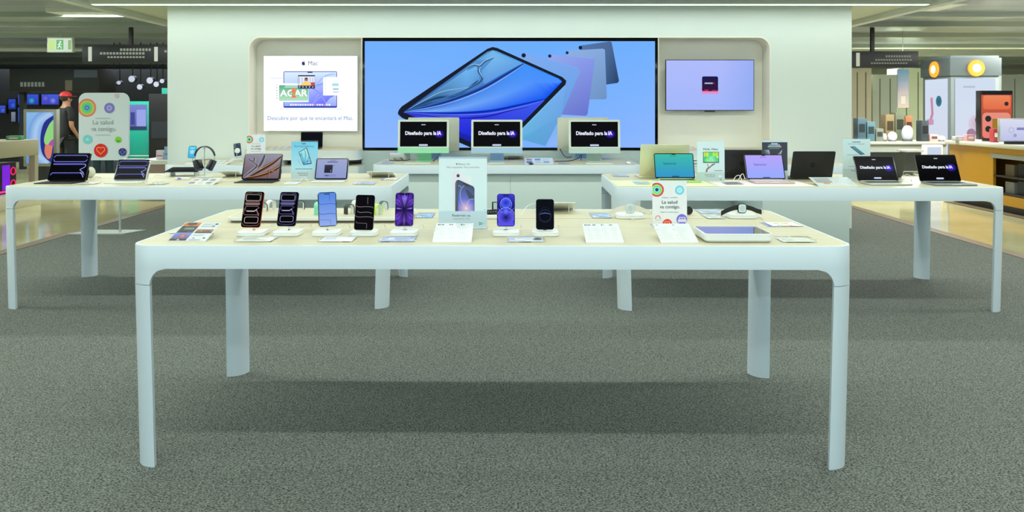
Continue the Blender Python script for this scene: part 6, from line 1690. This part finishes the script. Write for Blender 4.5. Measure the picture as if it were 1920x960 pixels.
def left_counter():
    x1 = -7.28; x0 = -9.6; y0, y1 = 10.6, 12.35; z = 1.0
    t = empty('game_counter', ((x0+x1)/2, (y0+y1)/2, 0.0005), 0, 'cream counter at the far left with violet lit computers underneath', 'counter')
    hx, hy = (x1-x0)/2, (y1-y0)/2
    CM = mat('counter_cream', (178, 172, 144), 0.5)
    G().box(-hx, hx, -hy, hy, z-0.24, z, 0.006).build('counter_top', CM, t)
    for sx, sy in ((-1, -1), (1, -1), (1, 1), (-1, 1)): G().box(sx*(hx-0.05)-0.045, sx*(hx-0.05)+0.045, sy*(hy-0.05)-0.045, sy*(hy-0.05)+0.045, 0.2, z-0.241).build('leg', CM, t)
    G().box(-hx-0.02, hx+0.02, -hy-0.02, hy+0.02, 0, 0.2, 0.004).build('plinth', mat('plinth_cream', (222, 218, 196), 0.45), t)
    G().box(hx-0.02-0.0, hx+0.004, -0.5, -0.1, z-0.16, z-0.09).build('white_label', WHITE, t)
    cx, cy = (x0+x1)/2, (y0+y1)/2
    for i, (x, y, lab) in enumerate(((-7.62, 11.95, 'black computer tower with a violet light under the cream counter, the far one'), (-7.62, 11.3, 'black computer tower with a pink ring light under the cream counter, the near one'))):
        c = empty('computer_tower', (x, y, 0.2015), PI/2, lab, 'computer', 'computer towers under the cream counter')
        G().slab(0.42, 0.22, 0.46, 0.01, 0.006).build('case', BLACK, c)
        G().box(-0.13+0.05*i, 0.05+0.05*i, -0.1145, -0.1105, 0.06, 0.43).build('glow_panel', mat('glow_violet', (20, 0, 40), 0.4, emit=(120, 20, 214), es=1.0), c)
        for zz in (0.14, 0.33):
            g = G(); g.tube([(0.12+0.055*math.cos(2*PI*k/18), -0.118, zz+0.055*math.sin(2*PI*k/18)) for k in range(19)], 0.009); g.build('ring_light', mat('glow_red', (40, 0, 10), 0.4, emit=(236, 30, 100), es=1.0), c)
        G().box(-0.2, 0.2, -0.1165, -0.1105, 0.02, 0.05).build('light_strip', mat('glow_pink', (40, 0, 20), 0.4, emit=(250, 50, 160), es=1.0), c)
    for x, y, w_, h, c, lab in ((-7.75, 11.75, 0.28, 0.24, (206, 60, 36), 'red orange box on the cream counter'), (-7.95, 12.1, 0.3, 0.34, (60, 70, 110), 'blue grey box behind the red one'), (-7.5, 12.12, 0.2, 0.06, (70, 150, 100), 'flat green package on the cream counter')):
        q = empty('package', (x, y, z+0.001), 0.3, lab, 'box', 'packages on the cream counter')
        G().slab(w_, 0.2, h, 0.01, 0.004).build('carton_body', mat('pack_%d' % c[0], c, 0.5), q); G().slab(w_*0.6, 0.003, h*0.3, 0, 0, TR(0, -0.102, h*0.3)).build('printed_band', mat('pack_band_%d' % c[0], (226, 200, 190), 0.5), q)
left_counter()
def plain_stand(px0, px1, pyt, d, m, lab, name='display_cabinet', dep=0.5, cat='cabinet', shelves=2, group=None):
    x0, x1 = WX(px0, d), WX(px1, d); z = WZ(pyt, d); W = x1-x0
    t = empty(name, ((x0+x1)/2, d, 0.0005), 0, lab, cat, group)
    G().box(-W/2, W/2, 0, dep, 0, z-0.045, 0.004).build('cabinet_body', m, t); G().box(-W/2-0.02, W/2+0.02, -0.02, dep+0.02, z-0.0445, z, 0.004).build('worktop', mat('worktop_pale', (196, 198, 186), 0.4), t)
    return z
z_ = plain_stand(86, 236, 292, 16.4, DARK2, 'dark low counter behind the two people on the left')
for px, w_, h, c, lab in ((182, 0.2, 0.12, (226, 200, 40), 'yellow package on the dark low counter'), (226, 0.22, 0.16, (60, 170, 160), 'teal patterned package on the dark low counter'), (96, 0.3, 0.22, (150, 150, 140), 'grey package on the dark low counter')):
    q = empty('package', (WX(px, 16.5), 16.6, z_+0.001), 0.2, lab, 'box', 'packages on the dark counter')
    G().slab(w_, 0.2, h, 0.01, 0.004).build('carton_body', mat('pk_%d' % px, c, 0.5), q); G().slab(w_*0.5, 0.003, h*0.4, 0, 0, TR(0, -0.102, h*0.3)).build('printed_band', mat('pkb_%d' % px, tuple(int(x*0.5) for x in c), 0.5), q)

# ------------------------------------------------------------------ hall on the right
PIL = mat('pillar_grey', (118, 130, 132), 0.55)
def pillar():
    y0, y1 = 14.0, 14.95; x0, x1 = WX(1783, 14.0), WX(1873, 14.0); W = x1-x0; D = y1-y0
    t = empty('pillar_display', ((x0+x1)/2, (y0+y1)/2, 0.0005), 0, 'square grey pillar with backlit white posters and round amber lamps', 'pillar')
    G().box(-W/2, W/2, -D/2, D/2, 0, 2.40, 0.004).build('pillar_body', PIL, t)
    G().box(-W/2-0.03, W/2+0.03, -D/2-0.03, D/2+0.03, 1.486+(202-142)*14/1500+0.0, 2.36, 0.004).build('lamp_band', mat('band_grey', (92, 104, 106), 0.5), t)
    zb, zt = 0.35, WZ(147, 14)
    def poster(t, w_, M, v):
        p = Pic(w_, zt-zb, 0.001); H = zt-zb
        p.rect(0, 0, w_, H, [(226, 230, 246), (216, 230, 250)])
        if v:
            p.disc(w_*0.62, H*0.76, 0.10, (30, 90, 120), (60, 130, 150), 14); p.stroke([(w_*0.3, H*0.8), (w_*0.34, H*0.62), (w_*0.2, H*0.5)], 0.08, (206, 140, 176)); p.rect(w_*0.1, H*0.5, w_*0.4, H*0.56, (210, 160, 190))
        else:
            p.rect(w_*0.2, H*0.9, w_*0.5, H*0.92, (190, 200, 214)); p.disc(w_*0.55, H*0.52, 0.16, (206, 180, 196), (220, 214, 236), 16); p.disc(w_*0.62, H*0.56, 0.09, (110, 96, 110), None, 12); p.disc(w_*0.4, H*0.42, 0.08, (170, 130, 160), None, 12); p.disc(w_*0.75, H*0.46, 0.07, (130, 120, 136), None, 12)
        p.build('backlit_poster', DIMSCREEN, t, M)
    poster(t, W-0.14, TR(0, -D/2-0.006, zb), 0)
    poster(t, D-0.18, TR(-W/2-0.006, 0, zb) @ RZ(-PI/2), 1)
    AM = mat('amber_glow', (200, 110, 20), 0.5, emit=(255, 150, 40), es=1.3); AC = mat('amber_core', (250, 240, 220), 0.5, emit=(255, 240, 214), es=1.4)
    for M in (TR(0, -D/2-0.031, WZ(128, 14)) @ RX(PI/2), TR(-W/2-0.031, 0.0, WZ(128, 14)) @ RZ(-PI/2) @ RX(PI/2)):
        L = G().cyl(0.145, 0.14, 0.03, M, 28).build('round_lamp', AM, t); G().cyl(0.075, 0.07, 0.006, M @ TR(0, 0, 0.0302), 24).build('lamp_core', AC, L)
pillar()
def banner(p, W, H): p.rect(0, 0, W, H, [(226, 206, 200), (110, 160, 206)]); p.rect(W*0.1, H*0.35, W*0.9, H*0.7, [(214,190,200), (160,180,220)]); p.rect(W*0.3, H*0.1, W*0.7, H*0.3, (236, 226, 216))
boxthing('hanging_banner', 1683, 1704, 130, 202, 17, 0.03, mat('banner_pale', (206, 212, 220), 0.6), 'narrow blue and pink banner hanging right of the black sign', 'banner', extra=lambda t, W, H: (scr(banner, 0.0, 'banner_print', PRINT)(t, W, H), G().tube([(0, 0.015, H-0.005), (0, 0.015, 3.12-t.location.z)], 0.008).build('hanger', STEEL, t)))
for px0, px1, py0, d, c, lab in ((1596, 1634, 128, 19.5, (196, 190, 168), 'tall beige wall cabinet right of the display wall'), (1636, 1682, 140, 19.8, (176, 184, 174), 'tall grey green wall cabinet behind the banner'), (1684, 1736, 128, 20.2, (200, 210, 184), 'tall pale green wall cabinet left of the pillar'), (1878, 1960, 140, 19.5, (130, 136, 132), 'tall grey wall cabinet at the right border')):
    boxthing('wall_cabinet', px0, px1, py0, 360, d, 0.6, mat('cabinet_%d' % px0, c, 0.6), lab, 'cabinet', 'tall cabinets on the right', extra=lambda t, W, H: [G().box(a*W-0.008, a*W+0.008, -0.012, -0.001, 0.1, H-0.1).build('door_joint', mat('joint_dark', (90, 92, 84), 0.6), t) for a in (-0.2, 0.22)])
z_ = plain_stand(1592, 1775, 266, 13.6, mat('counter_grey', (150, 156, 146), 0.5), 'long pale grey counter crowded with goods right of the wall', 'goods_counter', 0.9, 'counter')
goods = [(1607, 0.15, 0.40, (70, 96, 110), 'tilted', 0), (1624, 0.14, 0.34, (84, 120, 132), 'box', 0), (1640, 0.13, 0.22, (120, 126, 116), 'box', 0), (1653, 0.09, 0.14, (186, 190, 184), 'dome', 0),
         (1668, 0.16, 0.17, (224, 228, 232), 'dome', 0), (1676, 0.16, 0.46, (138, 120, 84), 'box', 0.33), (1695, 0.17, 0.50, (104, 112, 90), 'box', 0.33), (1712, 0.13, 0.44, (160, 108, 72), 'box', 0.33), (1696, 0.20, 0.28, (196, 204, 214), 'dome', 0), (1724, 0.13, 0.36, (60, 70, 76), 'box', 0), (1741, 0.14, 0.12, (226, 180, 176), 'box', 0), (1758, 0.15, 0.10, (216, 222, 230), 'dome', 0)]
names = ['dark slate leaning', 'blue grey', 'grey', 'small pale domed', 'large white domed', 'tall ochre', 'tall olive', 'tall copper brown', 'pale blue domed', 'dark grey', 'flat pink', 'flat white domed']
for (px, w_, h, c, kind, oy), nm in zip(goods, names):
    q = empty('boxed_appliance' if kind != 'dome' else 'domed_appliance', (WX(px, 13.9), 13.8+oy, z_+0.001), 0.06, nm + (' package' if kind != 'dome' else ' appliance') + ' on the long grey counter', 'goods', 'goods on the long grey counter')
    m = mat('goods_%d' % px, c, 0.45); dk = mat('goods_dark_%d' % px, tuple(int(x*0.45) for x in c), 0.5)
    if kind == 'dome': G().sphere(1, TR(0, 0, h*0.5) @ Matrix.Diagonal((w_/2, w_*0.4, h*0.5, 1))).build('shell', m, q); G().slab(w_*0.8, w_*0.55, h*0.12, w_*0.2, 0.003).build('foot', dk, q)
    else: G().slab(w_, 0.17, h, 0.008, 0.004).build('carton_body', m, q); G().slab(w_*0.7, 0.003, h*0.35, 0.002, 0, TR(0, -0.0875, h*0.4)).build('printed_band', dk, q)
for px, py0, c, lab in ((1701, 284, (60, 66, 66), 'dark post below the long grey counter'),):
    boxthing('floor_stand', px, px+26, 285, 360, 12.7, 0.25, mat('stand_dark', (70, 78, 78), 0.5), 'dark floor stand in front of the long grey counter', 'stand', extra=lambda t, W, H: G().box(-W/2-0.03, W/2+0.03, -0.03, 0.28, H, H+0.03).build('shelf_top', WHITE, t))
boxthing('lit_panel', 1735, 1768, 272, 380, 12.9, 0.12, WHITE, 'small white blue lit panel left of the amber counter', 'panel', extra=scr(lambda p, W, H: p.rect(0, 0, W, H, [(190, 206, 236), (214, 226, 246)]), 0.03))
def amber_counter():
    x0, x1, y0, y1, z = 6.97, 10.5, 9.6, 12.7, 0.965
    t = empty('amber_counter', ((x0+x1)/2, (y0+y1)/2, 0.0085), 0, 'amber yellow counter with a cream top and open dark shelves at the right border', 'counter')
    hx, hy = (x1-x0)/2, (y1-y0)/2
    AMB = mat('amber_lacquer', (190, 140, 30), 0.45)
    g = G()
    # left side face with an opening for shelves towards the near end
    ya, yb = -hy+0.10, -hy+1.95
    g.box(-hx, -hx+0.04, yb, hy, 0.10, z-0.061); g.box(-hx, -hx+0.04, -hy, ya, 0.10, z-0.061); g.box(-hx, -hx+0.04, ya, yb, 0.10, 0.24); g.box(-hx, -hx+0.04, ya, yb, z-0.18, z-0.061)
    g.box(-hx+0.04, hx, hy-0.04, hy, 0.10, z-0.061); g.box(-hx+0.04, hx, -hy, -hy+0.04, 0.10, z-0.061); g.box(-hx+0.5, -hx+0.53, -hy+0.04, hy-0.04, 0.10, z-0.061)
    g.build('amber_panels', AMB, t)
    G().box(-hx-0.05, hx, -hy-0.05, hy+0.05, z-0.06, z, 0.006).build('counter_top', mat('top_cream', (206, 204, 186), 0.4), t)
    G().box(-hx+0.03, hx, -hy+0.03, hy-0.03, 0, 0.099).build('kickboard', BLACK, t)
    G().box(-hx-0.006, -hx-0.001, ya-0.05, yb+0.05, z-0.21, z-0.15).build('shelf_trim', mat('trim_grey', (150, 154, 146), 0.4), t)
    S = mat('shelf_dark', (44, 38, 30), 0.6)
    for zz in (0.245, 0.49): G().box(-hx+0.005, -hx+0.49, ya+0.005, yb-0.005, zz, zz+0.02).build('shelf', S, t)
    G().box(-hx+0.47, -hx+0.495, ya, yb, 0.24, z-0.19).build('shelf_back', S, t)
    cx, cy = (x0+x1)/2, (y0+y1)/2
    cols = [(40, 44, 52), (96, 110, 126), (30, 30, 34), (120, 104, 80), (54, 60, 66), (150, 150, 146), (36, 40, 44), (84, 70, 54)]
    k = 0
    for zz in (0.267, 0.512):
        for i in range(6):
            yy = cy+ya+0.18+i*0.29; h = 0.13+0.06*((i*7+k) % 3)/2
            q = empty('boxed_item', (x0+0.22, yy, 0.0085+zz), PI/2, '%s box on the %s shelf of the amber counter, %s from its far end' % (['dark', 'slate', 'black', 'brown', 'grey', 'light grey', 'charcoal', 'umber'][k % 8], 'lower' if zz < 0.4 else 'upper', ['sixth', 'fifth', 'fourth', 'third', 'second', 'first'][i]), 'box', 'boxes in the amber counter')
            G().slab(0.2, 0.24, h, 0.004, 0.002).build('carton_body', mat('amb_%d' % (k % 8), cols[k % 8], 0.5), q); G().slab(0.13, 0.002, h*0.4, 0, 0, TR(0, -0.0-0.1215, h*0.3)).build('printed_band', mat('ambb_%d' % (k % 3), [(150,160,180), (190,186,176), (110,116,120)][k % 3], 0.5), q)
            k += 1
    return z+0.0085
az = amber_counter()
def orange(p, W, H):
    p.rect(0, 0, W, H, [(150, 60, 50), (226, 96, 56)]); p.rect(W*0.06, H*0.62, W*0.95, H*0.92, [(236, 110, 70), (246, 140, 90)], True, 0.04); p.disc(W*0.82, H*0.74, W*0.07, (60, 26, 24)); p.rect(0, H*0.93, W, H, (16, 14, 18))
    p.rect(W*0.03, 0, W*0.95, H*0.55, [(236, 130, 116), (240, 150, 130)], True, 0.06); p.disc(W*0.22, H*0.42, W*0.10, (36, 22, 24)); p.disc(W*0.22, H*0.20, W*0.10, (36, 22, 24)); p.rect(W*0.35, H*0.2, W*0.72, H*0.42, (170, 120, 30))
def on_amber(name, pl, pr, yt, d, dep, m, lab, cat, fn, r=0.0):
    x0, x1 = WX(pl, d), WX(pr, d); W = x1-x0; H = WZ(yt, d)-az
    t = empty(name, ((x0+x1)/2, d, az+0.0006), 0, lab, cat)
    G().slab(W, dep, H-0.03, 0, 0.004, TR(0, dep/2, 0.03)).build('housing', m, t); G().slab(W*0.7, dep*1.6, 0.03, 0.01, 0).build('foot', BLACK, t)
    p = Pic(W-0.03, H-0.06, 0.001); fn(p, W-0.03, H-0.06); p.build('display', DIMSCREEN, t, TR(0, -0.001, 0.045))
on_amber('phone_poster', 1838, 1899, 170, 12.2, 0.12, BLACK, 'upright orange poster of phones on the amber counter', 'poster', orange)
def white_scr(p, W, H): p.rect(0, 0, W, H, [(196, 200, 240), (226, 230, 250)]); p.rect(W*0.45, H*0.5, W*0.9, H*0.62, (130, 136, 200)); p.ring(W*0.3, H*0.5, W*0.07, W*0.02, (180,186,220), 14); p.disc(W*0.4, H*0.25, W*0.05, (160,164,220), None, 12)
on_amber('monitor', 1874, 1945, 222, 11.3, 0.05, ALU, 'white lilac monitor at the right border on the amber counter', 'monitor', white_scr)
for px, d, w_, h, c, lab in ((1864, 11.85, 0.09, 0.2, (176, 60, 66), 'small red box between the orange poster and the monitor'), (1817, 12.3, 0.13, 0.10, (206, 150, 160), 'small pink box left of the orange poster'), (1800, 12.4, 0.2, 0.07, (196, 200, 206), 'flat pale box at the far end of the amber counter')):
    q = empty('package', (WX(px, d), d, az+0.0006), 0.1, lab, 'box', 'small boxes on the amber counter')
    G().slab(w_, 0.09, h, 0.003, 0.002).build('carton_body', mat('ap_%d' % px, c, 0.5), q); G().slab(w_*0.6, 0.002, h*0.3, 0, 0, TR(0, -0.0465, h*0.4)).build('printed_band', mat('apb', (226, 220, 216), 0.5), q)
